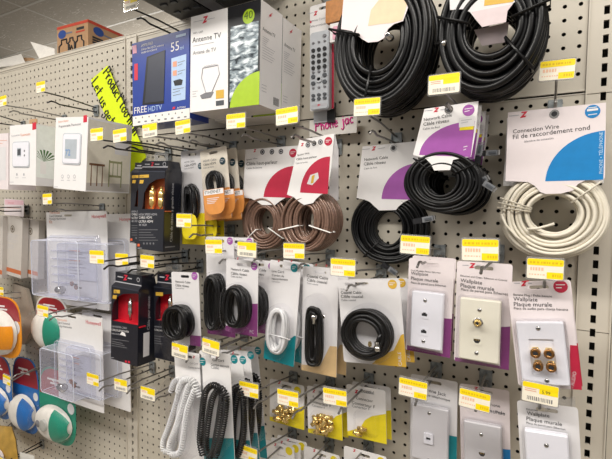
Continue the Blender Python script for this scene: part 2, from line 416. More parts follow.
mb = MB(); mb.bevbox(-23.6, 23.6, -23.6, 23.6, 0, .6, TILE); mb0 = MB(); mb0.box(-23.7, 23.7, -11.7, 11.7, .05, .6, TILE)
t0 = mb0.build('ceiling_tile', ceil); n = 0
for i in range(-9, 5):
    for j in range(-6, 16):
        o = t0 if n == 0 else t0.copy()
        if n: col.objects.link(o); o.parent = ceil
        o.location = ((i*48+24)*S, (j*24+12)*S, 0); n += 1
for i in range(-9, 6):
    mb = MB(); mb.box(i*48-.45, i*48+.45, -144, 384, -.02, .5, GRID); mb.build('grid_bar', ceil)
for j in range(-6, 17):
    mb = MB(); mb.box(-432, 240, j*24-.45, j*24+.45, -.01, .5, GRID); mb.build('grid_bar', ceil)
mb = MB(); mb.box(-432, 240, -144, 384, .7, .9, CAVITY_SHADE); mb.build('plenum_panel', ceil)

# ================================================================== things on top of the gondola
c0 = atz(88, 18.5, 0); 
BOXD = -7.0
F0 = at(88, 19, BOXD); zt = F0.z
L0 = atz(54, 26, zt); R0 = atz(127, 36.5, zt)
e1 = (L0-F0); e2 = (R0-F0)
yaw = math.atan2(e2.y, e2.x)
wb, db = e2.length, e1.length
carton = thing('carton', 'brown cardboard carton with red stripe and round blue emblems on top of the shelving', 'box', (F0.x, F0.y, TOPZ+.06), (0, 0, yaw))
mb = MB(); H = zt-TOPZ-.06
mb.box(0, wb, 0, db, 0, H, BROWN)
B1 = mat('emblem_blue', (32, 72, 150), .5)
def on_front(pts, m): mb.add([(x, -.03, z) for x, z in pts], [tuple(range(len(pts)))], m)
def on_left(pts, m): mb.add([(-.03, y, z) for y, z in pts], [tuple(range(len(pts)))], m)
st = mat('carton_stripe', (198, 70, 50), .7)
on_front([(0, H-.5), (wb, H-.5), (wb, H-.05), (0, H-.05)], st); on_left([(0, H-.5), (db, H-.5), (db, H-.05), (0, H-.05)][::-1], st)
on_front([(wb*.25+1.0*math.cos(q*.4), H*.84+.7*math.sin(q*.4)) for q in range(16)], B1)
on_left([(db*.83+1.0*math.cos(q*.4), H*.83+.7*math.sin(q*.4)) for q in range(16)], B1)
on_left([(db*.72, H*.815), (db*.5, H*.815), (db*.5, H*.845), (db*.72, H*.845)], mat('emblem_grey', (110, 120, 140), .6))
on_front([(wb*.36, H*.80), (wb*.6, H*.80), (wb*.6, H*.83), (wb*.36, H*.83)], mat('emblem_grey', (110, 120, 140), .6))
on_left([(db*.38, H*.79), (db*.1, H*.79), (db*.1, H*.82), (db*.38, H*.82)], st); on_left([(db*.36, H*.84), (db*.12, H*.84), (db*.12, H*.89), (db*.36, H*.89)], INK_SHADE)
mb.build('carton_body', carton)
for k, (y0, w_, h_) in enumerate(((.76, 2.6, 3.4), (.52, 1.5, 2.4), (.26, 2.0, 3.2))):      # printed pictograms: outlined bottle shapes
    m2 = MB(); yc = db*y0; zb = H*.72-h_
    ol = [(yc-w_/2, zb), (yc+w_/2, zb), (yc+w_/2, zb+h_*.7), (yc+w_*.25, zb+h_*.8), (yc+w_*.25, zb+h_), (yc-w_*.25, zb+h_), (yc-w_*.25, zb+h_*.8), (yc-w_/2, zb+h_*.7)]
    m2.tube([(-.05, y, z) for y, z in ol], .13, INK_SHADE, 4, True); m2.tube([(-.05, yc-w_*.2, zb+.5), (-.05, yc, zb+1.2), (-.05, yc+w_*.2, zb+.5)], .12, INK_SHADE, 4)
    m2.build('printed_pictogram', carton)
m2 = MB()
for k in range(3): m2.box(wb*.1, wb*(.36-.05*k), -.05, -.02, H*(.68-.05*k), H*(.68-.05*k)+.3, INK_SHADE)
m2.build('printed_lines', carton)

q = at(18, 60, -6)
wc = thing('open_carton', 'open white carton with raised flaps at the far left of the top deck', 'box', (q.x, q.y, TOPZ+.06))
def slab(mb, a, b, c, d, m, t=.12):         # thin slab from four corners
    a, b, c, d = map(Vector, (a, b, c, d)); n = (b-a).cross(d-a).normalized()*t
    mb.add([a, b, c, d, a+n, b+n, c+n, d+n], [(0, 1, 2, 3), (7, 6, 5, 4), (0, 4, 5, 1), (1, 5, 6, 2), (2, 6, 7, 3), (3, 7, 4, 0)], m)
def loc(u, v, d): return at(u, v, d)-q-Vector((0, 0, TOPZ+.06-q.z))
mb = MB()
A = loc(-30, 66, -4); B = loc(27, 62, -4)
mb.box(-26, 8.5, 0, 13, 0, 1.5, PAPER); mb.build('carton_body', wc)
mb = MB(); slab(mb, loc(-20, 70, -5), loc(26, 64, -5), loc(21.5, 54.5, -9), loc(-22, 66, -9), PAPER); mb.build('flap', wc)
mb = MB(); slab(mb, loc(20, 62, -8), loc(36, 60, -8), loc(33, 58.5, -10), loc(24, 58.2, -10), BROWN); mb.build('flap', wc)
q = at(46, 58, -4)
wc = thing('folded_sheet', 'white pointed sheet of folded card standing beside the brown carton', 'card', (q.x, q.y, TOPZ+.06))
mb = MB(); slab(mb, loc(41.5, 62, -4), loc(56, 58, -4), loc(55, 49, -4.6), loc(31, 42, -5.5), PAPER); mb.build('card_sheet', wc)

# two dark ribbed trays stored on the deck, reaching out over the aisle
def tray(x0, x1, label):
    t = thing('storage_tray', label, 'tray', ((x0+x1)/2, 4, TOPZ+.06))
    hw = (x1-x0)/2; mb = MB(); mb.box(-hw, hw, -19, 12, 0, .3, BLACKP); mb.build('tray_floor', t)
    mb = MB()
    for a, b, c, d in ((-hw, -hw+.4, -19, 12), (hw-.4, hw, -19, 12)): mb.box(a, b, c, d, .3, 5, BLACKP)
    mb.box(-hw, hw, -19, -18.6, .3, 5, BLACKP); mb.build('tray_side', t)
    mb = MB(); mb.box(-.17*hw, .17*hw, -.2, .2, -.12, 0, DGREY); r0 = None
    for k in range(9):
        for i in range(3):
            r_ = mb.build('tray_rib', t) if r0 is None else r0.copy()
            if r0 is not None: col.objects.link(r_)
            r0 = r0 or r_; r_.parent = t; r_.location = ((-hw+.8+i*hw*.62+.17*hw)*S, (-17.3+k*1.9)*S, 0)
    return t
e_ = at(182, 23, 0).x; f_ = at(203, 14, 0).x
tray(e_, e_+4.6, 'black ribbed tray overhanging the top deck above the blue antenna box')
tray(e_+6.8, e_+14.5, 'black tray overhanging the top deck above the white antenna boxes')
q = thing('grey_rail', 'grey metal bar lying on the deck between the two black trays', 'bar', (e_+5.7, 4, TOPZ+.06))
mb = MB(); mb.box(-.85, .85, -19, 12, 0, .5, mat('bar_grey', (120, 120, 124), .45)); mb.box(-.85, -.6, -19, 12, .5, 1.4, mat('bar_grey', (0, 0, 0))); mb.build('bar_channel', q)

# ================================================================== peg hooks with their price tags
def hook(tag, label, d=None, base=None, kind='a', wire=None, twire=True, plate=True, low=None, price=None, name='peg_hook'):
    if base is not None:
        Bp = at(*base, 0); X = Bp.x; zb = Bp.z; d = max(2.5, min(12.5, depth_x(tag[0], tag[1], X))); T = at(*tag, d); zt_ = T.z
    else:
        T = at(*tag, d); X = T.x; zb = T.z-.75; zt_ = T.z
    wm = wire or WIRE
    e = thing(name, label, 'hook', (X, 0, zb))
    mb = MB(); mb.plate(rrect(-.48, .48, -.85, .62, .08), [oval(0, -.55, .13, .13, 10)], -.14, -.09, ZINC)
    mb.box(-.48, -.40, -.24, -.1, -.5, .5, ZINC); mb.box(.40, .48, -.24, -.1, -.5, .5, ZINC)
    mb.tube([(-.2, -.12, .3), (-.2, .2, .4), (-.2, .3, .7)], .08, ZINC); mb.tube([(.2, -.12, .3), (.2, .2, .4), (.2, .3, .7)], .08, ZINC)
    mb.build('back_plate', e)
    dz = zt_-zb
    mb = MB(); mb.tube([(0, -.12, .28), (0, -.5, .3), (0, -d*.6, .3+(dz-.55)*.55), (0, -d+.08, dz-.5), (0, -d+.08, dz+.4)], .085, wm); mb.build('label_wire', e)
    L = d-.7 if low is None else low
    mb = MB(); mb.tube([(-.22, -.16, -.22), (0, -.2, -.3), (.22, -.16, -.22)], .08, wm); mb.tube([(0, -.15, -.3), (0, -L+1.5, -.38), (0, -L+1.0, -.22), (0, -L+.5, -.2), (0, -L, -.5)], .095, wm); mb.build('hang_wire', e)
    rz = random.uniform(-.05, .05)
    mb = MB(); mb.plate(rrect(-1.06, 1.06, -.70, .70, .12), [], -.02, .03, CLEARH); mb.box(-1.0, 1.0, .03, .12, .55, .7, CLEARH)
    h = mb.build('tag_holder', e); h.location = (0, -(d+.0)*S, dz*S); h.rotation_euler = (0, rz, random.uniform(-.06, .06))
    mb = MB(); mb.plate(rrect(-.99, .99, -.62, .62, .1), [], -.045, -.03, TAGW)
    rr = random.Random(int(tag[0]*13+tag[1]))
    if kind == 'a':
        mb.poly(rrect(-.98, .98, .2, .61, .09), -.05, TAGY); mb.rect(.1, .97, -.58, -.18, -.05, TAGY)
        x = -.85
        while x < .8:
            w = rr.uniform(.06, .16); mb.rect(x, x+w, .32, .45, -.053, TAGB); x += w+rr.uniform(.03, .1)
        x = -.8
        while x < -.05:
            w = rr.uniform(.08, .14); mb.rect(x, x+w, -.12, .08, -.05, TAGP); x += w+.05
        x = -.85
        while x < 0:
            w = rr.uniform(.05, .12); mb.rect(x, x+w, -.4, -.33, -.05, TAGP); x += w+.06
        if not price:
            x = .4
            while x < .85:
                w = rr.uniform(.06, .1); mb.rect(x, x+w, -.46, -.3, -.053, TAGB); x += w+.05
    else:
        mb.poly(rrect(-.98, .98, .28, .61, .09), -.05, TAGY); mb.rect(-.05, .97, -.02, .3, -.05, TAGY)
        x = -.7
        while x < .7:
            w = rr.choice((.03, .05, .07)); mb.rect(x, x+w, -.5, -.25, -.05, TAGK); x += w+.05
        for k in range(2): mb.rect(-.85, -.2, .05+.12*k, .1+.12*k, -.05, TAGR)
    if price: mb.text(price, (.1, .05), (.55, .05), -.055, INK_SHADE)
    p = mb.build('price_label', h)
    return e
T_ = 'peg hook with yellow price tag '
hook((3, 101), T_+'at the left edge above the thermostat boxes', d=8)
hook((41, 87), T_+'alone on the bare pegboard near the top left', base=(97, 110), wire=WIRED)
hook((97, 134.5), T_+'in front of the larger thermostat box side', d=9.5, wire=WIRED)
hook((120, 135.5), T_+'overlapping the neon handwritten sign', d=9.0, wire=WIRED)
hook((150, 130.5), T_+'under the left corner of the blue antenna box', d=8.6, kind='b')
hook((183, 127), T_+'below the right edge of the blue antenna box', base=(234, 147))
hook((236, 121), T_+'below the white antenna box above rear speaker wire', base=(282, 142))
hook((287, 116), T_+'above the front speaker wire pack', base=(338, 146))
hook((367, 107), T_+'hanging below the left black coaxial coil', base=(397, 140))
hook((444, 84), T_+'hanging between the two big black coaxial coils', d=8.2, kind='b')
hook((557, 70), T_+'above the ivory telephone wire coil', base=(555, 108.5))
hook((131, 3), T_+'at the top edge beside the dark tray', d=8.2, kind='b', wire=WIRED)
hook((47.5, 199), T_+'above the upper clear thermostat guard', base=(103, 208))
hook((97, 257), T_+'in front of the upper clear guard', d=11.5, wire=WIRED)
hook((122, 259.5), T_+'above the front red windowed cable box', base=(176, 262), wire=WIRED)
hook((147.5, 261.5), T_+'above the rear red windowed cable box', base=(201, 265), wire=WIRED)
hook((184, 220.5), T_+'over the yellow HDMI cable pack', base=(232, 230))
hook((214, 246.5), T_+'over the long network cable pack at left', base=(262.5, 252))
hook((247, 249.5), T_+'with barcode above the short network cable pack', d=8, kind='b')
hook((294, 251), T_+'under the front speaker wire coil', base=(331, 256))
hook((343, 267.5), T_+'above the coaxial cable ring pack', base=(382, 271.5))
hook((415, 245), T_+'above the left telephone wallplate', base=(440, 252))
hook((480, 250), T_+'above the almond wallplate', base=(498, 252))
hook((545, 269), T_+'under the ivory telephone wire coil', d=7.2)
hook((180, 351), T_+'above the white coiled cord', d=9.5, kind='b')
hook((211, 347), T_+'above the black coiled cord', d=9.5, kind='b')
hook((249, 389.5), T_+'left of the first gold connector pack', base=(294, 377))
hook((288, 398), T_+'between the two nut connector packs', base=(331, 382.5))
hook((335, 397), T_+'left of the single coaxial adapter pack', base=(369.5, 379))
hook((413, 388.5), T_+'over the phone jack wallplate', base=(436.5, 369))
hook((474.5, 400), T_+'over the low wallplate with one jack', base=(486, 377))
hook((540, 393.5), 'price tag holder reading 5.99 below the four post audio wallplate', d=7.2, kind='b', price='5.99', name='tag_hook')
hook((248, 453.5), T_+'at the bottom left of the lowest connector packs', base=(293, 433))
hook((43, 311), T_+'over the white respirator pack', d=9)
hook((93, 379.5), T_+'in front of the lower clear guard', base=(153, 366))
hook((121, 385), T_+'alone, right of the lower clear guard', base=(173, 370), kind='b')
hook((148, 393.5), T_+'alone, left of the white coiled cord', base=(196, 378), kind='b')
hook((7, 380), T_+'in front of the blue respirator packs', base=(54, 362))
hook((0, 291), T_+'cut by the left edge above the orange respirator pack', base=(31, 293.5))
hook((-22, 452), 'metal peg hook above the yellow bag at the bottom left', base=(14, 424))
hook((2, 462), 'metal peg hook at the bottom edge right of the yellow bag', base=(43, 443), wire=WIRED)
hook((300, 470), 'metal peg hook over the middle of the lowest connector packs', base=(330, 443))
hook((345, 470), 'metal peg hook over the right one of the lowest connector packs', base=(369, 446))
hook((-14, 206), 'metal peg hook above the grey slim boxes', base=(28, 209), wire=WIRED)
hook((312, -30), 'metal peg hook holding the remote control pack', base=(328, 2))
hook((-28, 105), 'metal peg hook at far left behind the thermostat boxes', base=(24, 125), wire=WIRED)

# ================================================================== boxed antennas, remote control
def add_box(it, depth, m, name='box_body', y0=0.0, z0=None, z1=None):
    mb = MB(); mb.box(it.x0, it.x1, y0, depth, z0 or 0, z1 or it.h, m); return mb.build(name, it.e)

it = Item('antenna_box', 'blue boxed flat antenna reading FREE HDTV on the top row', 'box', (131, 43), (189, 29.5), (190, 119), (134, 125.5), 7)
add_box(it, 2.6, BOXB)
c = it.card
c.rect(it.x0, it.x1, 0, it.p(160, 112.5)[1], -.01, PAPER)
it.cut([(147, 57), (165.5, 50), (164, 103.5), (142.5, 105)], BLACKP, -.03); it.cut([(149, 58), (165.2, 51), (164, 101), (145, 103)], mat('antenna_charcoal', (52, 56, 70), .4), -.04)
it.cut([(171.5, 58.5), (186.5, 54), (185.5, 99.5), (171.5, 102)], PALEB, -.02)
it.cut([(132.5, 46), (136.5, 45), (137, 53), (133, 54)], mat('pink_print', (230, 170, 190), .5), -.02)
it.txt('AMPLIFIED', 141.5, 47, 153, 44.2, CARD); it.txt('indoor flat HDTV antenna', 141.5, 50.6, 164, 45.8, CARD); it.txt('multi-directional', 141.5, 53.8, 157, 50.2, CARD)
it.txt('55', 171, 52, 179.3, 49.8, CARD); it.txt('mi', 180.3, 50, 184, 49, PALEB)
it.txt('FREE', 134.5, 114, 147, 112, CARD); it.txt('HDTV', 148.5, 111.8, 162, 109.6, PALEB)
it.cut([(134.5, 64), (138, 63.5), (138, 80), (134.5, 80.5)], RED, -.02)
for k, (u, v) in enumerate(((173, 62), (173, 71))): it.cut([(u, v), (u+4, v-1), (u+4, v+4.5), (u, v+5)], TAGR, -.03)
it.cut([(173.5, 81), (180, 79), (183, 80), (182, 85), (175, 86)], BLACKP, -.03)
it.lines(178, 63, 185, 61, 2, 3, INKG, -.03); it.lines(178, 72, 185, 70, 2, 3, INKG, -.03); it.lines(173, 90, 184, 88, 3, 3, INKG, -.03)
it.cut([(173, 107), (175.5, 106.6), (175, 109), (172.5, 109.5)], RED, -.02); it.txt('ANTENNA', 177, 109, 186, 107.6, CARD)
it.cut([(176, 35.5), (186, 33), (186, 35.5), (176, 38)], PALEB, -.02)
for k in range(8):
    u = 136+k*6.6; it.dot(u, 118.2-k*.8, .9, INKG); it.cut([(u+2, 121.5-k*.75), (u+4.5, 121.2-k*.75), (u+4.5, 122.6-k*.75), (u+2, 122.9-k*.75)], INKG, -.02)
it.done('box_front_print')

def antenna_box(label, d, full):
    it = Item('antenna_box', label, 'box', (191, 16), (260.3, 0.5), (260, 104), (190, 113), 7.4)
    add_box(it, 3.35, CARD)
    c = it.card; sx = it.p(228, 60)[0]
    it.cut([(228, -4), (262, -6), (262, 108), (228, 112)], BLACKP, -.01)
    x0 = sx+.25; c.rect(x0, it.x1-.2, it.h*.06, it.h*.80, -.02, ROCK)
    it.quarter(260.2, 106, 230, 71, LIME, -.03)
    it.dot(248.8, 16.5, 7.4, LIME, -.03); it.txt('40', 244.2, 20, 253, 18, mat('circle_ink', (70, 96, 30), .5), -.04)
    it.logo(205.5, 19.5, 6.5); it.lines(193.5, 22.5, 203, 20.5, 1, 2, INKL); it.lines(207.5, 19.7, 215, 18.2, 1, 2, INKL)
    it.txt('VHF / UHF', 193, 34.5, 203, 32.6, INKG); it.txt('Antenne TV', 192.5, 43, 221, 37.5, INK_SHADE); it.txt('Antena de TV', 193, 55, 216, 51, INKG)
    it.lines(193, 46.5, 214, 42.5, 1, 2, INKL)
    it.cut([(216, 90.5), (224, 89.5), (224, 98), (216, 99)], GOLDY, -.02); it.cut([(216, 101), (224, 100), (224, 105), (216, 106)], DGREY, -.02)
    it.lines(192.5, 92, 198, 91.3, 3, 2.6, INKL)
    H6 = it.P([(203, 68), (218, 65), (219.5, 74), (212, 92), (206, 93), (201.5, 78)])
    c.tube([(x, -.02, z) for x, z in H6], .05, INKL, 4, True); it.cut([(200, 95.5), (206, 92.5), (214, 92), (211, 97.5), (202, 99)], INKG, -.03)
    it.txt('antenna', 204, 68.5, 217, 66, INKL)
    # the narrow right side carries small print and a bar code
    xs = it.x1+.012; h = it.h
    def side(y0, y1, z0, z1, m): c.add([(xs, y0, z0), (xs, y1, z0), (xs, y1, z1), (xs, y0, z1)], [(0, 1, 2, 3)], m)
    V, P, w = glyphs('Antenne TV')
    k = 1.9/w; c.add([(xs, .3+x*k, h*.72+z*k*1.2) for x, z in V], P, INK_SHADE)
    zl = [(1.15, .9), (1.75, .95), (1.5, .915), (1.65, .915), (1.1, .875), (1.32, .9), (1.2, .9)]
    c.add([(xs, y, z*h) for y, z in zl], [(0, 1, 2, 3, 4, 5, 6)], RED)
    for i in range(4): side(.3, 1.3-.15*i, h*(.66-.02*i), h*(.665-.02*i), INKL)
    for i in range(6): side(.3, 2.2-.2*(i % 3), h*(.58-.025*i), h*(.585-.025*i), INKL)
    for i in range(7): side(2.1+i*.13, 2.1+i*.13+.07, h*.05, h*.13, INK_SHADE)
    for i in range(3): side(.3, 1.0, h*(.2-.03*i), h*(.206-.03*i), INKL)
    side(.02, .45, 0, h*.28, LIME) if not full else None
    it.done('box_front_print')
    return it
A1 = antenna_box('front white and black antenna box with lime circle reading 40', 7.4, True)
dup(A1.e, (0, 3.42, -.15), 'second white antenna box, tucked right behind the front one')

it = Item('remote_control_pack', 'grey remote control on a white card hanging on the top row', 'remote', (309, 6), (334, 1), (334, 108), (311, 112), 1.6)
it.sheet(hole=True, hx=.25)
it.cut([(330.5, 30), (335, 29), (335, 108), (331, 109)], RED2)
it.logo(315.8, 13.3, 4.2); it.lines(308, 14, 313.5, 13, 1, 2, INKL)
it.txt('Remote Control', 309.5, 22.5, 327.5, 18.5, INKG); it.txt('Télécommande', 309.5, 28, 326.5, 24.3, INKG)
it.cut([(310, 21.2), (311.5, 21), (311.5, 23), (310, 23.2)], RED, -.024)
it.done()
mb = MB(); q = it.P([(308.5, 33), (327.8, 29.5), (329.5, 107), (311, 112)], .7)
xa = (q[0][0]+q[3][0])/2; xb = (q[1][0]+q[2][0])/2; za = (q[2][1]+q[3][1])/2; zb = (q[0][1]+q[1][1])/2
mb.plate(rrect(xa, xb, za, zb, .28), [], -.62, -.04, GREYP); mb.plate(rrect(xa+.08, xb-.08, za+.08, zb-.08, .25), [], -.7, -.62, GREYP)
body = mb.build('remote_body', it.e)
wx, hz = xb-xa, zb-za
btn = None
def button(fx, fz, rx, rz, m=DGREY):
    mb = MB(); mb.plate(stadium(0, 0, rx, rz, 12, 2.4), [], -.8, -.69, m); o = mb.build('button', body); o.location = ((xa+wx*fx)*S, 0, (za+hz*fz)*S)
for j in range(4):
    for i in range(3): button(.2+.3*i, .765-.075*j, wx*.095, hz*.024, BLACKP)
for i in range(3): button(.2+.3*i, .86, wx*.06, hz*.011, INKG)
button(.8, .925, wx*.09, hz*.018, INKG)
for i in range(3): button(.2+.3*i, .485, wx*.07, hz*.013, INKG)
for fx, fz in ((.2, .43), (.8, .43), (.2, .345), (.8, .345)): button(fx, fz, wx*.11, hz*.025)
button(.5, .39, wx*.17, hz*.045, GREYP); button(.5, .39, wx*.09, hz*.022, INKG)
for i in range(3): button(.2+.3*i, .285, wx*.06, hz*.012, INKG)
for j in range(2):
    for i in range(3): button(.2+.3*i, .19-.05*j, wx*.095, hz*.018)
mb = MB(); mb.rect(xa+wx*.1, xb-wx*.1, za+hz*.04, za+hz*.075, -.705, INKL)
mb.poly([(xa+wx*a, za+hz*b) for a, b in ((.42, .07), (.6, .07), (.5, .058), (.58, .058), (.4, .04), (.48, .055), (.42, .055))], -.71, RED); mb.build('remote_print', body)

# packs half hidden behind the left black coil
q = at(339, 10, 2.5)
t = thing('cable_pack', 'orange and wood print pack hidden behind the left black coaxial coil', 'pack', (q.x, q.y, q.z-2))
mb = MB(); mb.plate(rrect(-1.3, 2.6, 1.1, 3.0, .1), [], 0, .5, WOODP); mb.build('card', t)
mb = MB(); mb.plate(rrect(-.9, 2.4, -.6, 1.0, .1), [], .1, .5, CARD); mb.plate(rrect(-.6, .6, -.4, .7, .1), [], .05, .1, mat('pink_print', (0, 0, 0))); mb.build('lower_card', t)

# the handwritten signs
STROKE = {'P': [[(0, 0), (.1, 1)], [(.1, 1), (.45, .95), (.5, .7), (.4, .5), (.07, .5)]], 'r': [[(0, .6), (.05, 0)], [(.03, .35), (.15, .55), (.3, .58)]],
 'o': [[(.2, .58), (.02, .4), (.05, .1), (.22, 0), (.4, .2), (.38, .48), (.2, .58)]], 'd': [[(.35, .5), (.15, .55), (0, .3), (.12, 0), (.35, .15)], [(.4, 1), (.36, 0)]],
 'u': [[(0, .58), (.03, .1), (.18, 0), (.34, .15)], [(.36, .58), (.36, 0)]], 'c': [[(.35, .5), (.15, .58), (0, .3), (.12, .02), (.35, .08)]], 't': [[(.15, 1), (.17, .1), (.3, 0)], [(0, .65), (.35, .68)]],
 'h': [[(0, 1), (.03, 0)], [(.03, .35), (.2, .55), (.32, .4), (.33, 0)]], 'i': [[(.1, .58), (.1, 0)], [(.1, .78), (.12, .84)]], 'g': [[(.35, .5), (.15, .58), (0, .3), (.12, .05), (.35, .2)], [(.36, .58), (.36, -.25), (.15, -.4), (0, -.25)]],
 'L': [[(0, 1), (.02, 0), (.4, .02)]], 'e': [[(.02, .3), (.36, .34), (.3, .55), (.12, .55), (0, .3), (.12, 0), (.36, .08)]], 's': [[(.34, .52), (.12, .58), (.06, .4), (.3, .25), (.28, .04), (0, .02)]],
 'w': [[(0, .58), (.08, 0), (.22, .4), (.34, 0), (.48, .58)]], 'n': [[(0, .58), (.03, 0)], [(.03, .35), (.2, .56), (.32, .4), (.33, 0)]], '.': [[(.08, 0), (.12, .05)]], 'j': [[(.2, .58), (.2, -.25), (.05, -.4), (-.08, -.28)], [(.2, .78), (.22, .84)]],
 'a': [[(.35, .5), (.15, .56), (0, .28), (.12, 0), (.33, .15)], [(.36, .56), (.38, 0)]], ' ': [], 'f': [[(.35, .95), (.18, .9), (.14, 0)], [(0, .5), (.3, .52)]], 'y': [[(0, .58), (.18, .1)], [(.36, .58), (.1, -.35)]]}
def handwrite(mb, s, p0, p1, size, y, m, r):
    adv = [(.3 if ch == ' ' else max([q[0] for st in STROKE[ch] for q in st])+.17) for ch in s]; tot = sum(adv)
    dx, dz = p1[0]-p0[0], p1[1]-p0[1]; L = math.hypot(dx, dz); e = (dx/L, dz/L); kx = L/tot; x = 0
    for ch, a in zip(s, adv):
        for st in STROKE[ch]:
            mb.tube([(p0[0]+e[0]*(x+qx)*kx-e[1]*qz*size, y, p0[1]+e[1]*(x+qx)*kx+e[0]*qz*size) for qx, qz in st], r, m, 5)
        x += a
c4 = [at(107.5, 65.5, .35), at(146.5, 157, .35), at(128.5, 174, .35), at(90.8, 80, .35)]
o = c4[3]
t = thing('paper_sign', 'neon yellow handwritten sign reading Product too high taped on the pegboard', 'sign', (o.x, o.y, o.z))
pts = [((p-o).x, (p-o).z) for p in c4]
mb = MB(); mb.plate(pts, [], 0, .02, NEON); mb.build('neon_sheet', t)
mb = MB()
def sp(u, v): q = at(u, v, .35)-o; return (q.x, q.z)
handwrite(mb, 'Product too high', sp(103.2, 73.5), sp(134.5, 137), 1.5, -.03, INK_SHADE, .085)
mb.build('handwriting', t); mb = MB()
handwrite(mb, 'Let us get it down.', sp(92, 83.5), sp(125.3, 166), 1.5, -.03, INK_SHADE, .085)
mb.build('handwriting', t)

it = Item('paper_sign', 'white paper sign with pink handwriting reading Phone jac', 'sign', (309, 121), (357.5, 115), (356, 132.5), (310, 137), 1.0)
it.card.plate(rrect(it.x0, it.x1, 0, it.h, .05), [], 0, .02, PAPER); it.done('paper_sheet')
mb = MB(); handwrite(mb, 'Phone jac', it.p(316, 131.5), it.p(355, 122.5), .95, -.03, PINKM, .075); mb.build('handwriting', it.e)
mb = MB(); q = it.p(326, 117); mb.box(q[0]-1.2, q[0]+.2, -.2, .1, q[1]-.5, q[1]+.6, GREYP); mb.box(q[0]+.25, q[0]+1.0, -.25, .1, q[1]-.6, q[1]+1.2, BLACKP); mb.build('sign_clip', it.e)

# ================================================================== cables sold as coils under a folded card
def coil_into(mb, cx, cz, rxo, rzo, rxi, rzi, y0, y1, n, r, m, jit=.05, seed=1, seg=56, tilt=.0, sides=6):
    rr = random.Random(seed)
    lay = max(1, int(round(math.sqrt(n*(rxo-rxi)/max(.1, (y1-y0))))))
    for k in range(n):
        a = (k % lay+.5)/lay; yy = y0+(y1-y0)*((k//lay)+.5)/math.ceil(n/lay)
        a += rr.uniform(-.3, .3)/lay; yy += rr.uniform(-.5, .5)*r
        rx = rxi+(rxo-rxi)*a; rz = rzi+(rzo-rzi)*a
        ox, oz = rr.uniform(-1, 1)*jit, rr.uniform(-1, 1)*jit; ph = rr.uniform(0, 6.28); ta = rr.uniform(-1, 1)*jit*1.6
        P = []
        for i in range(seg):
            q = 2*math.pi*i/seg; w = 1+.012*math.sin(3*q+ph)
            P.append((cx+ox+rx*w*math.cos(q), yy+ta*math.sin(q+ph)+tilt*math.sin(q), cz+oz+rz*w*math.sin(q)))
        mb.tube(P, r, m, sides, True)
def coil_px(it, uc, vc, ul, ur, vt, vb, ui0, ui1, vi0, vi1, y0, y1, n, r, m, name='cable_coil', dd=None, **k):
    dd = -(y0+y1)/2 if dd is None else dd
    L = it.p(ul, vc, dd)[0]; R = it.p(ur, vc, dd)[0]; T = it.p(uc, vt, dd)[1]; B = it.p(uc, vb, dd)[1]
    l = it.p(ui0, vc, dd)[0]; r_ = it.p(ui1, vc, dd)[0]; tt = it.p(uc, vi0, dd)[1]; bb = it.p(uc, vi1, dd)[1]
    mb = MB(); cx, cz = (L+R)/2, (T+B)/2
    coil_into(mb, cx, cz, (R-L)/2-r, (T-B)/2-r, (r_-l)/2+r, (tt-bb)/2+r, y0, y1, n, r, m, **k)
    o = mb.build(name, it.e)
    return o, cx, cz, (R-L)/2, (T-B)/2, (r_-l)/2, (tt-bb)/2
def tie(it, info, ang, y0, y1, m, t=.07):
    o, cx, cz, RX, RZ, rx, rz = info; q = math.radians(ang); c, s = math.cos(q), math.sin(q)
    a = .08; y1 = min(y1, y0+.9)
    pi = (cx+(rx-a)*c, cz+(rz-a)*s); po = (cx+(RX+a)*c, cz+(RZ+a)*s)
    mb = MB(); mb.tube([(pi[0], y1, pi[1]), (pi[0], y0-a, pi[1]), (po[0], y0-a, po[1]), (po[0], y1, po[1])], t, m, 6, True)
    mb.build('cable_tie', it.e)
def plug(it, u, v, dd, ang=0, m=None, name='plug'):      # modular plug with its black boot
    x, z = it.p(u, v, dd); mb = MB(); c, s = math.cos(ang), math.sin(ang)
    def bx(a0, a1, b0, b1, y0, y1, mm):
        vs = []
        for a in (a0, a1):
            for y in (y0, y1):
                for b in (b0, b1): vs.append((x+a*c-b*s, -dd+y, z+a*s+b*c))
        mb.add(vs, [(0, 1, 3, 2), (4, 6, 7, 5), (0, 4, 5, 1), (2, 3, 7, 6), (0, 2, 6, 4), (1, 5, 7, 3)], mm)
    bx(-.4, .4, -.2, .2, -.16, .16, m or mat('plug_smoke', (118, 120, 124), .15)); bx(.45, .55, -.18, .18, -.12, .12, STEEL); bx(-1.1, -.45, -.2, .2, -.14, .14, BLACKP); bx(-.2, .3, -.08, .08, -.24, -.16, DGREY)
    mb.build(name, it.e)

def tongue_card(it, px, m, t=.05, hole=None):
    P = it.P(px); it.card.plate(P, [], 0, t, m)
    if hole:
        x, z = it.p(*hole); it.card.plate(oval(x, z, .3, .3, 14), [oval(x, z, .18, .18, 14)], -.03, 0, STEEL); it.card.disc(x, z, .19, -.012, INK_SHADE)  # black disc paints the shade in the grommet hole

